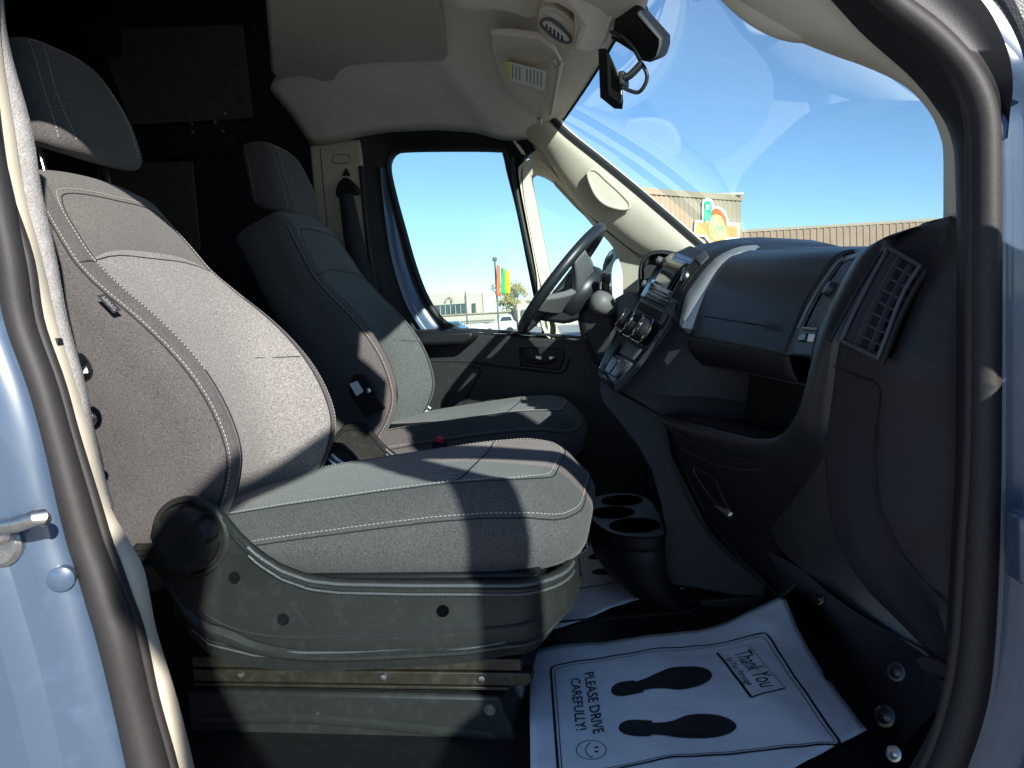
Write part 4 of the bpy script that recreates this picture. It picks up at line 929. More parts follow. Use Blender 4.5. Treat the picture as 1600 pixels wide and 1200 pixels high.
# ------------------------------------------------------------------ steering wheel and column
swh = thing("steering_wheel", "black three-spoke steering wheel tilted in front of the driver's seat", "steering wheel", (-.185, 1.38, 1.34))
t0, t1 = P(943, 352, 1.38), P(814, 519, 1.38); wc = (t0+t1)/2; wr = (t0-t1).length/2-.012; wu = (t0-t1).normalized(); wv = Vector((0, 1, 0)); wn = wu.cross(wv).normalized()
if wn.x > 0: wn = -wn
MB().tube([wc+wu*(wr*math.cos(a))+wv*(wr*math.sin(a)) for a in [2*math.pi*k/64 for k in range(64)]], .0150, 14, closed=True, up=wn).build("rim", "plastic_dash", swh, smooth=60)
hb = wc-wn*.055
MB().lathe([(.05, -.06), (.085, -.035), (.09, -.01), (.082, .012), (.06, .022), (0, .026)], hb, wn, 32).build("hub", "plastic_dash", swh, smooth=50)
for a in (R_(62), R_(-62), R_(118), R_(-118)):
    d_ = wu*math.cos(a)+wv*math.sin(a); sd_ = wn.cross(d_)
    sp_ = MB(); rws = []
    for t in (0, .35, .7, 1.0):
        c0 = hb+d_*lerp(.06, wr-.004, t)+wn*lerp(0, .05, t**1.4); wd = lerp(.045, .024, t)
        rws.append([c0+sd_*wd+wn*.008, c0-sd_*wd+wn*.008, c0-sd_*wd-wn*.012, c0+sd_*wd-wn*.012])
    sp_.grid(rws, cu=True, cap0=True, cap1=True); sp_.build("spoke", "wheel_grey", swh, bevel=.005)
# shroud behind the wheel, stalks, ignition bulge
MB().prism(PL([(885, 428), (915, 408), (945, 440), (950, 462), (912, 470), (878, 456)], 1.33), (0, .12, 0)).build("hub_back", "wheel_grey", swh, bevel=.012, seg=3)
MB().prism(PL([(838, 500), (860, 480), (912, 462), (930, 456), (905, 500), (880, 506)], 1.32), (0, .12, 0)).build("hub_back", "plastic_black", swh, bevel=.01, seg=3)
col_ = MB(); ca = P(905, 480, 1.38); cb = P(970, 560, 1.38)
col_.prism(PL([(900, 490), (935, 455), (962, 470), (966, 520), (960, 570), (930, 575), (908, 530)], 1.32), (0, .13, 0))
cs2 = col_.build("steering_column", "plastic_soft", swh, bevel=.02, seg=3)
igb = MB(); igb.lathe([(.02, -.02), (.030, .0), (.032, .02), (.028, .04), (.014, .05), (.0, .052)], P(948, 478, 1.30), (-.5, -.5, .35), 20); igb.build("ignition_barrel", "wheel_grey", cs2, smooth=60)
skl = MB(); skl.tube(cr([P(950, 470, 1.36), P(946, 448, 1.30), P(947, 432, 1.27)], 8), .011, 10); skl.lathe([(.011, 0), (.0135, .004), (.0135, .018), (.010, .022), (0, .023)], P(947, 440, 1.272), (0, -.25, 1), 16)
skl.build("stalk", "gloss_black", cs2)
MB().lathe([(.006, 0), (.006, .002), (0, .003)], P(947, 432, 1.262), (-.2, -1, .3), 12).build("stalk_button", "satin_metal", cs2)
# instrument binnacle and dash at the driver's side
bn = MB(); bn.grid([cr(PL([(1005, 455), (1003, 420), (1012, 402), (1032, 397), (1050, 400)], 1.20), 20), cr(PL([(1000, 460), (1002, 415), (1015, 398), (1035, 394), (1060, 398)], 1.38), 20), cr(PL([(1008, 470), (1010, 420), (1022, 404), (1040, 400), (1060, 404)], 1.58), 20)])
bn.build("binnacle", "plastic_soft", dash, solid=.006, smooth=60)
MB().prism(PL([(1008, 455), (1006, 420), (1016, 406), (1040, 404), (1050, 460)], 1.24), (0, .28, 0)).build("instrument_face", "seam_dark", dash)
MB().prism(PL([(955, 470), (985, 452), (1000, 460), (1010, 480), (990, 505), (965, 500), (955, 490)], 1.34), (0, .42, 0)).build("lower_dash", "wheel_grey", dash, bevel=.015, seg=3)
MB().prism([(.08, 1.2, .80), (.16, 1.2, 1.12), (.5, 1.2, 1.25), (.6, 1.2, .8)], (0, .66, 0)).build("knee_panel", "plastic_black", dash, bevel=.02)

# ------------------------------------------------------------------ doors
drd = thing("tmp", None, None); bpy.data.objects.remove(drd)
dout = [(556, 215), (590, 197), (640, 190), (700, 188), (760, 192), (805, 205), (836, 232), (818, 250), (818, 300), (832, 380), (848, 460), (862, 530), (740, 540), (640, 540), (600, 530), (585, 470), (574, 400), (566, 320), (560, 260)]
din = [(607, 262), (612, 243), (628, 235), (700, 233), (780, 234), (790, 240), (797, 270), (812, 330), (828, 410), (842, 480), (850, 526), (800, 527), (742, 524), (712, 514), (690, 500), (668, 468), (648, 418), (630, 356), (616, 305)]
dd = ringstrip("door", dout, din, 1.80, 1.845, "plastic_soft", .04, 120)
bl = cr(PL([(594, 262), (597, 300), (604, 360), (616, 420), (634, 474), (656, 512), (668, 528)], 1.805), 40)
bl2 = cr(PL([(602, 262), (608, 305), (620, 356), (636, 418), (656, 468), (680, 505), (700, 522)], 1.835), 40)
MB().grid([bl, [a.lerp(b, .3)+Vector((0, -.008, 0)) for a, b in zip(bl, bl2)], [a.lerp(b, .6)+Vector((0, .004, 0)) for a, b in zip(bl, bl2)], bl2]).build("inner_frame", "paint_blue", dd, sub=1)
MB().tube([p+Vector((0, -.006, 0)) for p in cr(PL([(x, y) for x, y in din], 1.845), 120, True)[:-1]], .011, 8, closed=True).build("window_seal", "rubber", dd)
MB().tube([p+Vector((.0, -.004, 0)) for p in cr(PL([(566, 260), (572, 330), (580, 400), (592, 470), (606, 530)], 1.80), 40)], .012, 8).build("door_seal", "rubber", dd)
MB().prism(PL(din, 1.862), (0, .004, 0)).build("pane", "glass", dd, smooth=0)
MB().tube(cr(PL([(800, 246), (808, 300), (824, 380), (842, 460), (857, 530)], 1.815), 30), .008, 8).build("window_channel", "rubber", dd)
pan = [(560, 560), (600, 528), (645, 519), (735, 521), (800, 525), (860, 529), (940, 536), (1010, 545), (1010, 800), (560, 800)]
MB().prism(PL(pan, 1.79), (0, .08, 0)).build("door_panel", "plastic_shroud", dd, bevel=.008, seg=3)
MB().prism([P(x, y, Y) for x, y, Y in ((648, 519, 1.70), (735, 517, 1.70), (741, 521, 1.70), (737, 532, 1.70), (726, 538, 1.70), (650, 541, 1.70))], (0, .10, 0)).build("armrest", "plastic_black", dd, bevel=.012, seg=3)
MB().tube(cr(PL([(640, 564), (700, 564), (732, 565), (770, 571), (810, 576), (872, 583), (884, 578), (890, 560)], 1.789), 40), .004, 6).build("panel_gap", "seam_dark", dd)
MB().prism(PL([(664, 572), (700, 570), (742, 572), (753, 579), (720, 640), (680, 700), (664, 700)], 1.783), (0, .02, 0)).build("door_pocket", "plastic_shroud", dd, bevel=.006)
hr_ = MB().prism(PL([(810, 543), (846, 541), (884, 544), (882, 566), (874, 580), (812, 572)], 1.787), (0, .02, 0)).build("handle_recess", "plastic_black", dd, bevel=.006)
MB().tube(cr(PL([(814, 546), (820, 560), (834, 566), (856, 566), (868, 560)], 1.775), 14), .007, 8).build("pull_handle", "plastic_soft", hr_)
for x, y in ((836, 557), (857, 558)): MB().prism(PL([(x, y-2), (x+11, y), (x+10, y+6), (x+1, y+4)], 1.772), (0, .012, 0)).build("window_switch", "satin_metal", hr_, bevel=.002)
MB().prism(PL([(640, 519), (735, 518), (860, 526), (1000, 540), (1000, 533), (860, 521), (735, 513), (640, 515)], 1.80), (0, .05, 0)).build("window_ledge", "plastic_dash", dd, bevel=.003)
# the open passenger door stands square to the van, just right of the frame
HX = .47
def D(u, z, x=0): return Vector((HX+x, -.02-u, z))
pd_ = MB().prism([D(.02, .42), D(.02, 1.26), D(.10, 1.25), D(1.40, 1.21), D(1.42, 1.1), D(1.42, .7), D(1.30, .42)], (.10, 0, 0)).build("door", "plastic_soft", van, bevel=.02)
fr = MB()
def DP(l): return [D(u, z) for u, z in l]
fr.prism(DP([(.02, 1.24), (.16, 1.40), (.38, 1.60), (.65, 1.82), (.70, 1.74), (.56, 1.66), (.30, 1.44), (.14, 1.25)]), (.02, 0, 0))
fr.prism(DP([(.65, 1.82), (.79, 1.885), (1.15, 1.905), (1.36, 1.885), (1.27, 1.84), (1.15, 1.855), (.78, 1.83), (.70, 1.74)]), (.02, 0, 0))
fr.prism(DP([(1.36, 1.885), (1.50, 1.85), (1.50, 1.76), (1.41, 1.64), (1.40, 1.2), (1.13, 1.2), (1.23, 1.42), (1.31, 1.6), (1.33, 1.72), (1.27, 1.84)]), (.02, 0, 0))
fr.prism(DP([(.585, 1.22), (.705, 1.22), (.70, 1.74), (.585, 1.68)]), (.02, 0, 0))
fr.build("window_frame", "plastic_soft", pd_, smooth=0)  # out of view; bar and frame widths shaped to throw the seat's shadow bands
MB().prism([D(.16, 1.25, .008), D(.585, 1.25, .008), D(.575, 1.66, .008)], (.004, 0, 0)).build("pane", "glass", pd_, smooth=0)
MB().prism([D(.705, 1.22, .008), D(1.13, 1.22, .008), D(1.30, 1.62, .008), D(1.27, 1.84, .008), D(.79, 1.83, .008), D(.70, 1.74, .008)], (.004, 0, 0)).build("pane", "glass", pd_, smooth=0)
# far-side exterior mirror beyond the quarter light
mrr = MB(); mrr.tube(cr(PL([(978, 392, 1.95), (962, 396, 2.02), (952, 408, 2.05), (948, 430, 2.05), (950, 470, 2.05), (955, 520, 2.03)]), 20), .022, 10, flat=.6)
mrr.build("wing_mirror", "plastic_black", van)

# ------------------------------------------------------------------ visor, lamp, monitor, belt
vis = thing("sun_visor", "tan sun visor with a white and yellow warning label, folded up above the windscreen", "sun visor", (-.3, 1.4, 1.92))
vq = [P(x, y, Y) for x, y, Y in ((766, 46, 1.12), (800, 44, 1.12), (842, 50, 1.12), (868, 72, 1.14), (880, 98, 1.20), (872, 130, 1.40), (861, 178, 1.66), (848, 184, 1.67), (815, 168, 1.66), (794, 148, 1.64), (778, 110, 1.42), (768, 75, 1.25))]
vq = [p+Vector((.0, 0, -.012)) for p in vq]
vb_ = MB().prism(vq, (0, 0, .016)).build("visor_board", "headliner", vis, bevel=.006, seg=3)
nv = (vq[4]-vq[0]).cross(vq[8]-vq[0]).normalized()
if nv.z > 0: nv = -nv
def vpl(px, py, off=.0):
    r = ROT @ Vector((px-800, 600-py, -F_PX)); t = ((vq[0]-CAM).dot(nv))/r.dot(nv); return CAM+r*t+nv*off
lb = MB().prism([vpl(x, y, .016) for x, y in ((792, 86), (800, 87), (800, 115), (792, 114))], nv*.0005).build("warning_label", "label_yellow", vis, smooth=0)
lb2 = MB().prism([vpl(x, y, .016) for x, y in ((800, 87), (857, 102), (853, 132), (800, 116))], nv*.0005).build("warning_label", "label_white", vis, smooth=0)
tx = MB()
for k in range(9):
    x0 = 803+k*5.6
    if k == 3: continue
    yb = 90+(x0-800)*.27; tx.prism([vpl(x0, yb, .0168), vpl(x0+2.2, yb+.6, .0168), vpl(x0+2.0, yb+23, .0168), vpl(x0-.2, yb+22.4, .0168)], nv*.0002)
tx.build("small_print", "ink_pale", lb2, smooth=0)
MB().tube([vpl(876, 98, .004), vpl(862, 176, .004)], .006, 8).build("visor_hinge", "cream", vis)
MB().prism([vpl(x, y, .012) for x, y in ((842, 176), (849, 175), (850, 184), (843, 184))], nv*.012).build("visor_clip", "cream", vis, bevel=.002)
MB().tube(cr([vpl(866, 86, .01), vpl(874, 94, .018), vpl(882, 84, .02)], 8), .005, 8).build("visor_pivot", "cream", vis)
lam = thing("dome_lamp", "cream interior lamp with an oval clear lens in the roof console", "lamp", (-.17, .95, 1.9))
lo_ = [(843, 14), (858, 10), (876, 16), (894, 30), (899, 44), (896, 62), (890, 80), (872, 72), (850, 56), (841, 42)]
LP = PL(lo_, .95); ln = Vector((.1, -.55, -.83)).normalized(); lc = sum(LP, Vector((0, 0, 0)))/len(LP)
def lpl(px, py, off=0):
    r = ROT @ Vector((px-800, 600-py, -F_PX)); t = ((lc-CAM).dot(ln))/r.dot(ln); return CAM+r*t+ln*off
MB().prism(cr([lpl(x, y, .004) for x, y in lo_], 40, True)[:-1], -ln*.04).build("lamp_body", "cream", lam, bevel=.004, seg=3)
ovl = [(845, 34), (850, 26), (862, 28), (878, 40), (890, 54), (889, 62), (876, 60), (858, 48)]
oc = cr([lpl(x, y, .005) for x, y in ovl], 36, True)[:-1]
MB().prism(oc, ln*.004).build("lens", "lamp_lens", lam, bevel=.002)
MB().tube([p+ln*.004 for p in oc], .0035, 8, closed=True).build("lens_rim", "plastic_grain", lam)
for k in range(5):
    MB().prism([lpl(852+k*6, 32+k*4.2, .009), lpl(855+k*6, 34+k*4.2, .009), lpl(855+k*6, 44+k*4.2, .009), lpl(852+k*6, 41+k*4.2, .009)], ln*.002).build("lens_rib", "chrome", lam)
MB().prism(cr([lpl(x, y, .005) for x, y in ((852, 17), (866, 17), (882, 28), (878, 32), (862, 24))], 20, True)[:-1], ln*.003).build("lamp_switch", "lamp_lens", lam, bevel=.001)
MB().prism([lpl(x, y, .003) for x, y in ((897, 22), (910, 30), (908, 48), (896, 82), (890, 80), (898, 48))], -ln*.04).build("lamp_surround", "headliner", lam, bevel=.004)
# bulkhead of the roof console in front of the lamp
cons = [P(x, y, Y) for x, y, Y in ((846, -40, .86), (905, -40, .86), (968, -30, .86), (962, 20, .93), (950, 66, .98), (940, 74, 1.0), (912, 86, 1.0), (896, 82, .97), (908, 40, .92), (896, 20, .90), (872, 6, .9), (846, 4, .9))]
MB().prism(cons, (-.02, .12, .06)).build("roof_console", "headliner", van, bevel=.012, seg=3)
mon = thing("mirror_monitor", "slim rear-view camera screen hanging on a black bracket at the top of the windscreen", "monitor", (-.02, .95, 1.85))
MB().prism([P(x, y, Y) for x, y, Y in ((966, -30, .90), (985, -30, .86), (1002, 20, .86), (1036, 58, .86), (1036, 72, .86), (1030, 92, .86), (1014, 98, .86), (1002, 96, .88), (990, 84, .9), (966, 68, .95), (952, 62, .97), (958, 40, .95))], (.02, .05, .02)).build("bracket", "plastic_soft", mon, bevel=.008, seg=3)
fb = [P(x, y, Y) for x, y, Y in ((946, 74, .955), (953, 84, .945), (972, 126, .905), (975, 160, .905), (973, 172, .905), (949, 153, .955))]
MB().prism(fb, P(934, 75, .985)-P(946, 74, .955)).build("screen_case", "plastic_soft", mon, bevel=.003)
fcn = sum(fb, Vector((0, 0, 0)))/6
MB().prism([fcn.lerp(p, .82)+Vector((-.001, -.004, 0)) for p in fb], (.001, -.003, 0)).build("back_plate", "satin_metal", mon, bevel=.0015)
MB().prism([fcn.lerp(p, .45)+Vector((-.001, -.008, 0)) for p in fb], (.001, -.004, 0)).build("back_cover", "plastic_black", mon, bevel=.0015)
MB().prism([P(965, 110, .885), P(976, 110, .885), P(976, 134, .885), P(966, 132, .885)], (.01, .03, 0)).build("ball_mount", "plastic_black", mon, bevel=.004)
MB().tube(cr([P(974, 122, .89), P(984, 118, .89), P(998, 104, .89), P(1004, 98, .89)], 10), .008, 10).build("arm", "plastic_black", mon)
MB().tube(cr([P(972, 136, .885), P(985, 142, .885), P(998, 144, .885), P(1008, 132, .885), P(1011, 118, .885), P(1006, 104, .885)], 24), .0042, 8).build("cable", "gloss_black", mon)
MB().tube(cr([P(955, 50, .93), P(972, 58, .90), P(990, 76, .88), P(1000, 94, .875)], 14), .0042, 8).build("cable", "gloss_black", mon)
belt = thing("seat_belt", "black seat belt hanging from its pillar loop behind the driver's window", "seat belt", (-.85, 1.76, 1.75))
MB().prism(PL([(534, 274), (540, 262), (546, 274)], 1.785), (0, .02, 0)).build("height_button", "plastic_black", belt, bevel=.002)
MB().prism(cr(PL([(524, 296), (530, 282), (540, 277), (552, 286), (559, 296), (556, 304), (540, 304), (526, 308)], 1.755), 30, True)[:-1], (0, .03, 0)).build("belt_loop", "plastic_black", belt, bevel=.006, seg=3)
w0 = cr(PL([(529, 302), (533, 340), (540, 390), (552, 440), (566, 480)], 1.74), 30); w1 = cr(PL([(552, 302), (560, 340), (570, 385), (582, 430), (598, 480)], 1.745), 30)
MB().grid([w0, [a.lerp(b, .5)+Vector((0, -.004, 0)) for a, b in zip(w0, w1)], w1]).build("webbing", "belt_web", belt, solid=.002)
w0 = cr(PL([(536, 304), (540, 350), (545, 400), (556, 450)], 1.775), 20); w1 = cr(PL([(552, 304), (558, 350), (566, 400), (580, 450)], 1.777), 20)
MB().grid([w0, w1]).build("webbing", "belt_web", belt, solid=.002)

# ------------------------------------------------------------------ paper floor mats
def paper_mat(label, shift, rot):
    ZB = FL+.006
    c00, c10, c11, c01 = Vector((-.212, .56, 0)), Vector((.272, .735, 0)), Vector((.315, .33, 0)), Vector((-.135, .06, 0))
    g1, g2 = P(1355, 1143, Z=ZB), P(1259, 1194, Z=ZB); c11 = Vector((g1.x, g1.y, 0)); tt = (-.13-g1.x)/(g2.x-g1.x); c01 = Vector((-.13, g1.y+(g2.y-g1.y)*tt, 0))
    def xy(a, b): return c00.lerp(c10, a).lerp(c01.lerp(c11, a), b)
    def hgt(x, y):
        # lifted far right corner, soft ripples
        d = (Vector((x, y, 0))-c10).length
        h = .042*max(0, 1-d/.17)**1.8
        return ZB+h+.0035*math.sin(x*17+y*6)*math.sin(y*13-x*4)+.0025*math.sin(x*33+1)+.002*mnoise.noise(Vector((x*22, y*22, 0)))+.004
    piv = Vector((.05, .4, 0)); Rm = Matrix.Rotation(rot, 3, 'Z')
    def W(x, y, off=0):
        p = Rm @ (Vector((x, y, 0))-piv)+piv; return Vector((p.x+shift[0], p.y+shift[1], hgt(x, y)+off))
    root = thing("paper_mat", label, "floor mat", (shift[0]+.05, shift[1]+.4, ZB), "printed paper floor mats")
    rows = [[W(*xy(a/40, b/30)[:2]) for a in range(41)] for b in range(31)]
    MB().grid(rows).build("sheet", "paper", root, solid=.0006, off=-1, smooth=60)
    def FP(px, py):
        z = ZB
        for _ in range(5): p = P(px, py, Z=z); z = hgt(p.x, p.y)
        return Vector((p.x, p.y, 0))
    def Zm(px, py): return FP(840+px*.275, 980+py*.275)
    ink = MB(); OFF = .0009
    def fill(l, n=60, smooth=True):
        q = [FP(840+x*.275, 980+y*.275) for x, y in l]; q = cr(q, n, True)[:-1] if smooth else q
        ce = sum(q, Vector((0, 0, 0)))/len(q)
        # strips across, so the print follows the sheet
        m_ = len(q)//2
        A, B = q[:m_], q[m_:][::-1]
        ink.grid([[W(p.x, p.y, OFF) for p in [a.lerp(b, k/6) for k in range(7)]] for a, b in zip(A, B)])
    def line(l, wd, n=60, closed=False, mb=None):
        q = [FP(840+x*.275, 980+y*.275) for x, y in l]; q = lin(q, n); L_, R2 = [], []
        for i, p in enumerate(q):
            t = (q[min(i+1, len(q)-1)]-q[max(i-1, 0)]).normalized(); s_ = Vector((-t.y, t.x, 0))*wd/2
            L_.append(W((p+s_).x, (p+s_).y, OFF)); R2.append(W((p-s_).x, (p-s_).y, OFF))
        (mb or ink).grid([L_, R2])
    for sc, wd in ((0, .0042), (1, .0014)):
        o = 22*sc
        line([(120+o*.9, 860-o), (95+o, 520), (75+o, 250+o*.6), (82+o, 228+o*.6), (110+o, 218+o*.6), (400, 170+o*.7), (700, 120+o*.7), (900, 108+o*.7), (1130, 72+o*.7), (1270, 38+o*.8), (1300-o*.6, 42+o*.9), (1330-o, 75+o*.6), (1600-o*1.1, 485+o*.3), (1712-o*1.2, 645-o*.1), (1720-o*1.3, 660-o*.3), (1700-o, 672-o*.6), (1600, 668-o*.6), (1230, 708-o*.6), (930, 733-o*.6), (490, 798-o*.6), (120+o*.9, 860-o)], wd, 200)
    f1 = [(418, 360), (430, 335), (470, 315), (550, 305), (556, 312), (620, 290), (690, 258), (760, 232), (840, 225), (920, 228), (970, 245), (992, 275), (975, 305), (930, 330), (860, 350), (800, 358), (720, 350), (650, 352), (602, 362), (600, 372), (540, 385), (480, 395), (440, 390), (420, 375)]
    f2 = [(460, 575), (475, 548), (520, 530), (600, 530), (650, 535), (655, 545), (720, 543), (780, 530), (850, 503), (930, 495), (1010, 500), (1080, 520), (1125, 552), (1125, 580), (1080, 610), (1000, 630), (900, 635), (800, 630), (720, 618), (648, 613), (640, 622), (560, 622), (500, 612), (470, 595)]
    for f in (f1, f2): fill(f, 145)
    line([(1020, 148), (1215, 402)], .005, 20); line([(1212, 402), (1406, 348)], .0038, 20); line([(1200, 105), (1406, 348)], .0009, 20)
    for k in range(14): line([(1024+k*12.5, 140-k*2.6), (1029+k*12.5, 139-k*2.6)], .0016, 3)
    for k in range(22): line([(1200+k*9.3, 105+k*11), (1203+k*9.3, 108.6+k*11)], .0016, 3)
    def txt(body, a, b, up, shear=0, bold=0.0, squeeze=1):
        vs, fs = text_mesh(body, 1.0, shear, 0, bold)
        x0, x1 = min(v.x for v in vs), max(v.x for v in vs); cap = .69
        A, B, U = Zm(*a), Zm(*b), Zm(*up)
        ux = (B-A)/(x1-x0); uy = (U-A); uy = uy/cap
        y0 = min(v.y for v in vs)
        q = []
        for v in vs:
            p = A+ux*(v.x-x0)+uy*(v.y+.345); q.append(W(p.x, p.y, OFF))
        ink.add(q, fs)
    txt("PLEASE DRIVE", (262, 264), (313, 612), (315, 255), 0, .012)
    txt("CAREFULLY!", (185, 296), (216, 592), (236, 290), 0, .012)
    txt("Thank You", (1112, 160), (1268, 352), (1200, 128), .35)
    txt("For Your Patronage", (1062, 182), (1190, 336), (1098, 172), .3)
    ci = [(305+85*math.cos(a), 700+54*math.sin(a)) for a in [2*math.pi*k/40 for k in range(41)]]
    line(ci, .0012, 80)
    line([(300, 660), (282, 674), (272, 694), (276, 716), (290, 732), (308, 743)], .0014, 30); line([(290, 664), (300, 658)], .0012, 4); line([(302, 748), (314, 738)], .0012, 4)
    for ey in (685, 710): line([(324, ey), (345, ey)], .004, 4)
    pk = ink.build("print", "ink", root, smooth=0)
    return root
paper_mat("white paper mat printed PLEASE DRIVE CAREFULLY with two black shoe soles, on the passenger floor", (0, 0), 0)
q1, q2 = P(968, 1136, Z=.63), P(925, 893, Z=.63)
paper_mat("white paper mat mostly hidden behind the passenger seat, on the driver's floor", (q2.x-q1.x, q2.y-q1.y), 0)

# ------------------------------------------------------------------ the place outside
g_ = MB().add([(-900, -900, 0), (900, -900, 0), (900, 900, 0), (-900, 900, 0)], [[0, 1, 2, 3]]).build("ground", "asphalt", None, smooth=0); g_["kind"] = "structure"
def PD(px, py, dep): return CAM+(ROT @ Vector((px-800, 600-py, -F_PX)))/F_PX*dep
def flat(p, z): return Vector((p.x, p.y, z))
def siding(name, a, b, z0, z1, m, parent, pitch=.36, d=.05):
    """ribbed metal wall from a to b"""
    t = (b-a); L = t.length; t = t/L; n = Vector((t.y, -t.x, 0)); 
    if n.dot(CAM-a) < 0: n = -n
    pts = []; k = int(L/pitch)
    for i in range(k):
        for f, o in ((0, 0), (.45, 0), (.55, d), (.9, d)): pts.append(a+t*((i+f)*pitch)+n*o)
    pts.append(b)
    return MB().grid([[flat(p, z0) for p in pts], [flat(p, z1) for p in pts]]).build(name, m, parent, smooth=0)
vdr = (ROT @ Vector((0, 0, -1))); vdr = Vector((vdr.x, vdr.y, 0)).normalized()
ta, tb2 = PD(988, 487, 37.6), PD(1163, 477, 43)
zt1 = (PD(1163, 308, 43).z+PD(1005, 298, 38.2).z)/2
shop = thing("shop_building", "tan metal-clad shop with a square corner tower and a long brown wing", "building", flat(tb2, 0))
siding("tower_wall", ta, tb2, 0, zt1, "siding_tan", shop)
siding("tower_wall", tb2, tb2+vdr*6+(tb2-ta).normalized()*.3, 0, zt1, "siding_tan", shop)
t_ = (tb2-ta).normalized(); nn = Vector((t_.y, -t_.x, 0)); nn = nn if nn.dot(CAM-ta) > 0 else -nn
MB().prism([flat(ta, zt1-.25)+nn*.12, flat(tb2, zt1-.25)+nn*.12+t_*.1, flat(tb2, zt1+.05)+nn*.12+t_*.1, flat(ta, zt1+.05)+nn*.12], -nn*.2).build("roof_edge", "siding_tan", shop, smooth=0)
MB().prism([PD(1118, 306, 42), PD(1163, 304, 42), PD(1162, 300, 42), PD(1120, 302, 42)], -nn*3).build("roof_unit", "stucco", shop, smooth=0)
wa, wb_ = PD(1140, 479, 47), PD(1720, 444, 47)
zw = (PD(1163, 361, 47).z+PD(1440, 345.5, 47).z)/2
siding("wing_wall", wa, wb_, 0, zw, "siding_brown", shop, .40)
MB().prism([flat(wa, zw-.10)+nn*.1, flat(wb_, zw-.10)+nn*.1, flat(wb_, zw+.06)+nn*.1, flat(wa, zw+.06)+nn*.1], -nn*.25).build("roof_edge", "siding_tan", shop, smooth=0)
MB().prism([flat(ta, zt1-.3), flat(tb2, zt1-.3), flat(tb2, zt1-.3)-nn*.3, flat(ta, zt1-.3)-nn*.3], (0, 0, .1)).build("roof", "roof_trim", shop, smooth=0)
MB().prism([flat(wa, zw-.1), flat(wb_, zw-.1), flat(wb_, zw-.1)+vdr*4, flat(wa, zw-.1)+vdr*4], (0, 0, .1)).build("roof", "roof_trim", shop, smooth=0)
def SG(x, y, off):
    px, py = 1080+x/15.79, 300+y/15.79; r = ROT @ Vector((px-800, 600-py, -F_PX)); q = ta+nn*off
    return CAM+r*((q-CAM).dot(nn)/r.dot(nn))
sgn_ = thing("shop_sign", "white-edged sign with green letter, orange arch and bar on the tan tower", "sign", flat(SG(620, 900, .1), 3))
def sg(name, l, off, m, par, n=60, smooth=True, th=.06):
    q = [SG(x, y, off) for x, y in l]; q = cr(q, n, True)[:-1] if smooth else q
    return MB().prism(q, nn*th).build(name, m, par, smooth=0)
sb_ = sg("backing", [(55, 1105), (85, 700), (262, 700), (262, 250), (300, 180), (390, 150), (480, 190), (530, 280), (545, 365), (640, 352), (740, 405), (830, 520), (880, 640), (920, 760), (1185, 770), (1170, 1170), (900, 1170), (820, 1300), (640, 1360), (470, 1300), (350, 1160), (310, 1105)], .12, "sign_white", sgn_, smooth=False)
sg("bar", [(110, 1050), (128, 765), (430, 740), (520, 560), (540, 430), (640, 398), (760, 480), (840, 610), (870, 790), (880, 840), (1150, 830), (1140, 1110), (870, 1110), (780, 1230), (640, 1290), (500, 1230), (400, 1100), (360, 1050)], .19, "sign_orange", sgn_, smooth=False, th=.02)
sg("arch", [(512, 560), (530, 440), (600, 400), (700, 425), (790, 520), (850, 660), (870, 800), (800, 860), (790, 740), (730, 610), (640, 545)], .22, "sign_red", sgn_, th=.02)
sg("sun", [(450, 760), (530, 590), (640, 560), (740, 620), (800, 740), (840, 900), (850, 1000), (820, 1120), (640, 1200), (470, 1110), (425, 950)], .24, "sign_yellow", sgn_, th=.02)
gr = sg("green_letter", [(312, 735), (318, 260), (390, 208), (465, 245), (500, 390), (488, 500), (520, 720), (480, 745), (400, 680), (350, 735)], .22, "sign_green", sgn_, smooth=False, th=.03)
sg("letter_counter", [(362, 322), (440, 318), (440, 432), (368, 436)], .26, "sign_white", gr, smooth=False, th=.01)
vs, fs = text_mesh("COMP", 1.0)
x0, x1 = min(v.x for v in vs), max(v.x for v in vs); A_, B_, U_ = SG(478, 1020, .28), SG(820, 1010, .28), SG(478, 850, .28)
MB().add([A_+(B_-A_)*((v.x-x0)/(x1-x0))+(U_-A_)*((v.y+.345)/.69) for v in vs], fs).build("lettering", "sign_green", sgn_, smooth=0)
ft = MB()
for x, wd in ((255, 40), (310, 60), (385, 25), (920, 60), (995, 40)):
    ft.prism([SG(x, 990, .215), SG(x+wd, 990, .215), SG(x+wd*.8, 890, .215), SG(x+wd*.2, 880, .215)], nn*.005)
ft.build("faded_lettering", "sign_green", sgn_, smooth=0) if False else None
# showroom across the road seen through the driver's window
def facade(l, z0=None): pass
DB = 120
show = thing("showroom", "cream two-storey showroom with a wide dark upstairs window across the road", "building", flat(PD(720, 490, DB), 0))
vdir = (ROT @ Vector((0, 0, -1))); vdir = Vector((vdir.x, vdir.y, 0)).normalized()
def blk(name, x0, x1, ytop, m, par, dep=DB, thick=8, ybot=None, bevel=0):
    a, b = PD(x0, ytop, dep), PD(x1, ytop-(x1-x0)*.06, dep); z1 = (a.z+b.z)/2; z0 = 0 if ybot is None else PD(x0, ybot, dep).z
    return MB().prism([flat(a, z0), flat(b, z0), flat(b, z1), flat(a, z1)], vdir*thick).build(name, m, par, smooth=0, bevel=bevel)
blk("upper_block", 655, 752, 462, "stucco", show)
blk("corner_block", 728, 751, 459, "stucco", show, DB-.6, 4)
blk("parapet", 668, 702, 459, "stucco", show, DB-.3, 4)
blk("ground_block", 640, 812, 496, "stucco", show, DB-2, 10)
w1_ = blk("window", 679, 727, 477, "win_dark", show, DB-.4, .5, 493)
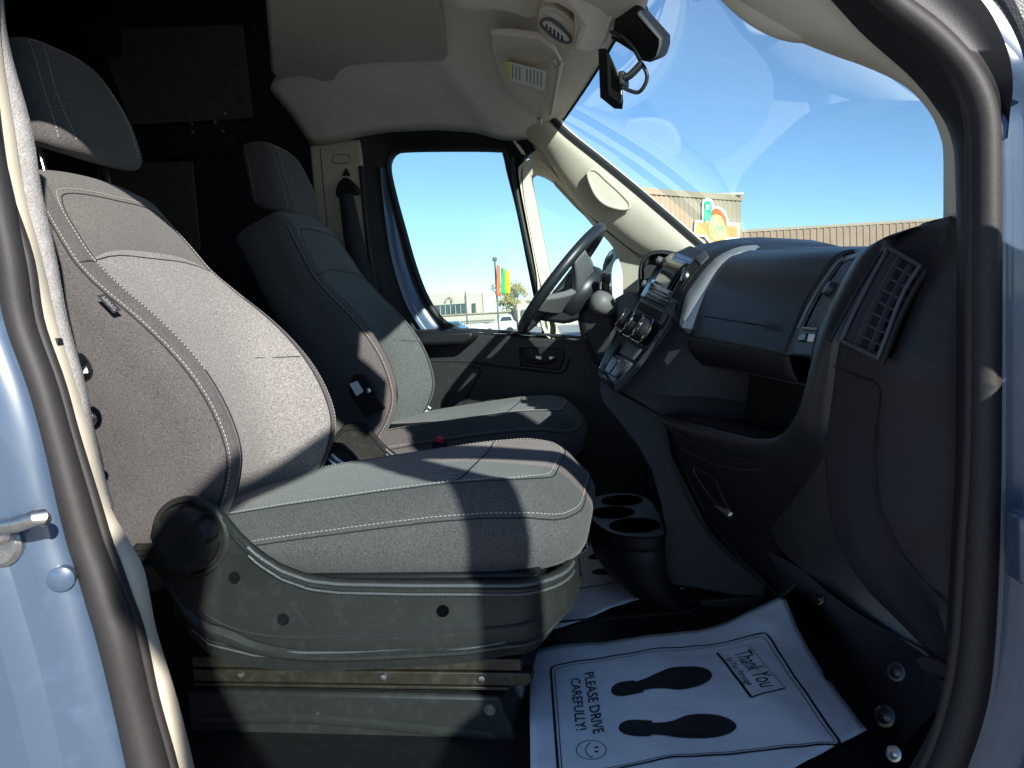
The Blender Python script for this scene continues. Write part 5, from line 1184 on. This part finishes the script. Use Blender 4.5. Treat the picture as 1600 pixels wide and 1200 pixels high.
for k in range(1, 6): blk("mullion", 679+k*8, 679.8+k*8, 477, "stucco", w1_, DB-.6, .3, 493)
blk("window", 738, 743, 474, "win_dark", show, DB-.9, .5, 491)
for a, b in ((690, 722), (735, 765), (770, 800)): blk("shop_window", a, b, 505, "win_dark", show, DB-2.4, .5, 518)
blk("ledge", 640, 812, 495, "siding_tan", show, DB-2.3, .3, 497)
arm = MB(); arm.tube(cr([PD(696, 472, DB-.5), PD(699, 466, DB-.5), PD(704, 465, DB-.5), PD(708, 471, DB-.5)], 12), .12, 6); arm.build("emblem", "siding_tan", show)
show2 = thing("shop_building", "low cream building with a flat roof right of the lamp post", "building", flat(PD(850, 490, 110), 0))
blk("wall", 808, 960, 475, "stucco", show2, 110, 10)
for k in range(3): blk("window", 815+k*22, 829+k*22, 484, "win_dark", show2, 109.6, .5, 496)
for k in range(2): blk("pilaster", 838+k*30, 842+k*30, 478, "stucco", show2, 109.4, .6)
def post(name, label, x, ytop, dep, r, head=None):
    a = PD(x, ytop, dep); root = thing(name, label, "lamp post" if head else "pole", flat(a, 0))
    MB().tube([flat(a, 0), flat(a, a.z)], r, 8).build("pole", "pole", root)
    if head: MB().box((a.x-head*.5, a.y-head*.3, a.z-.1), (a.x+head*.5, a.y+head*.3, a.z+head*.55)).build("lamp_head", "pole", root, bevel=.03)
    return root, a
lp_, la = post("lamp_post", "dark lamp post with a square head and a red banner on it", 773, 406, 55, .07, .32)
ur = (PD(800, 480, 55)-PD(700, 486, 55)).normalized(); ur = Vector((ur.x, ur.y, 0)).normalized()
def flag(name, label, x0, x1, y0, y1, m, dep, wave, m2=None, cut=1.0):
    root = thing(name, label, "flag", PD(x0, y1, dep))
    def g(x, y): return PD(x, y-(x-x0)*.06, dep)-vdir*(wave*math.sin((x-x0)*.45+(y-y0)*.05))
    for nm, a, b, mm in (("cloth", x0, x1 if not m2 else lerp(x0, x1, .45), m),)+((("cloth", lerp(x0, x1, .45), x1, m2),) if m2 else ()):
        rows = []
        for j in range(13):
            t = j/12
            rows.append([g(lerp(a, b, i/8), lerp(y0+(lerp(a, b, i/8)-x0)*(.5 if m2 else .9), y1, t)) for i in range(9)])
        MB().grid(rows).build(nm, mm, root, solid=.02, smooth=60)
    return root
flag("banner", "narrow red banner hung on the dark lamp post", 776, 782, 412, 462, "flag_red", 54.8, .05)
flag("flag", "green and yellow flag flying beside the red banner", 783, 797, 418, 460, "flag_green", 56, .12, "flag_yellow")
pp, _ = post("utility_pole", "thin pole standing in front of the cream showroom", 727, 455, 100, .10)
# autumn tree
def tree(label, px, pbase, dep, w_, h0, h1, seed):
    rnd = random.Random(seed); a = PD(px, pbase, dep); root = thing("tree", label, "tree", flat(a, 0)); base = flat(a, 0)
    H = PD(px, h1, dep).z; W_ = w_/F_PX*dep
    t = MB(); t.tube([base, base+Vector((.1, 0, H*.3)), base+Vector((0, .1, H*.6)), base+Vector((.1, .1, H*.9))], .28, 8, taper=lambda s: 1-.8*s)
    for k in range(9):
        an = rnd.uniform(0, 6.28); z = H*rnd.uniform(.3, .7); t.tube([base+Vector((0, 0, z)), base+Vector((math.cos(an)*W_*.25, math.sin(an)*W_*.25, z+H*.15)), base+Vector((math.cos(an)*W_*.42, math.sin(an)*W_*.42, z+H*.26))], .09, 5, taper=lambda s: 1-.7*s)
    t.build("trunk", "bark", root)
    cr_ = MB(); cl_ = [(base+Vector((rnd.gauss(0, W_*.22), rnd.gauss(0, W_*.22), H*rnd.uniform(.38, .97))), rnd.uniform(.5, 1.1)*W_*.16) for _ in range(46)]
    for c0, r in cl_:
        for _ in range(60):
            d_ = Vector((rnd.gauss(0, 1), rnd.gauss(0, 1), rnd.gauss(0, .8))).normalized()*r*rnd.uniform(.4, 1.1)
            p = c0+d_; s = rnd.uniform(.10, .22); u = Vector((rnd.gauss(0, 1), rnd.gauss(0, 1), rnd.gauss(0, 1))).normalized(); v = u.orthogonal().normalized()
            cr_.add([p-u*s, p+v*s*.7, p+u*s, p-v*s*.7], [[0, 1, 2, 3]])
    cr_.build("crown", "leaf", root, smooth=0)
tree("bushy yellow-green autumn tree behind the lamp post", 804, 490, 132, 66, 0, 440, 3)
tree("small yellowing tree beside the low cream building", 838, 488, 140, 30, 0, 468, 5)
def vehicle(name, label, x0, x1, ytop, ybot, dep, m, truck=False):
    L = (x1-x0)/F_PX*dep; a = PD(x0, ybot, dep); o = flat(a, 0); H = PD(x0, ytop, dep).z
    root = thing(name, label, "truck" if truck else "car", flat(PD((x0+x1)/2, ybot, dep), 0))
    def q(u, z, d=0): return o+ur*(u*L)+Vector((0, 0, z))+vdir*d
    if truck: prof_ = [(0, .45), (0, 1.0), (.42, 1.05), (.46, 1.1), (.56, H), (.86, H), (.93, 1.15), (1, 1.05), (1, .45)]; gls = [(.52, 1.15), (.59, H-.15), (.84, H-.15), (.89, 1.15)]
    else: prof_ = [(0, .4), (0, .85), (.14, .95), (.30, H), (.66, H), (.84, .98), (1, .85), (1, .4)]; gls = [(.22, .98), (.33, H-.1), (.64, H-.1), (.76, .98)]
    b = MB().prism([q(u, z) for u, z in prof_], vdir*1.8).build("body", m, root, bevel=.06, smooth=30)
    MB().prism([q(u, z, -.015) for u, z in gls], vdir*.03).build("window", "win_dark", root, smooth=0)
    for u in (.2, .8): MB().lathe([(.33, 0), (.33, .2)], q(u, .33, -.03), vdir, 16).build("wheel", "tyre", root)
vehicle("parked_truck", "white pickup truck parked beyond the driver's window, by the lamp post", 755, 808, 494, 528, 62, "car_white", True)
vehicle("parked_car", "blue car parked at the left corner of the driver's window", 690, 732, 503, 528, 60, "car_blue")
vehicle("parked_car", "white car parked behind the thin pole", 722, 768, 507, 526, 75, "car_white")
fe = thing("fence", "dark picket fence in front of the cream showroom", "fence", flat(PD(740, 505, 90), 0))
for k in range(16):
    a = PD(722+k*3.2, 501-(k*3.2)*.06, 90); MB().box((a.x-.04, a.y-.04, 0), (a.x+.04, a.y+.04, a.z)).build("picket", "pole", fe, smooth=0)
a, b = PD(720, 503, 90), PD(774, 500, 90)
MB().tube([a, b], .05, 6).build("fence_rail", "pole", fe)
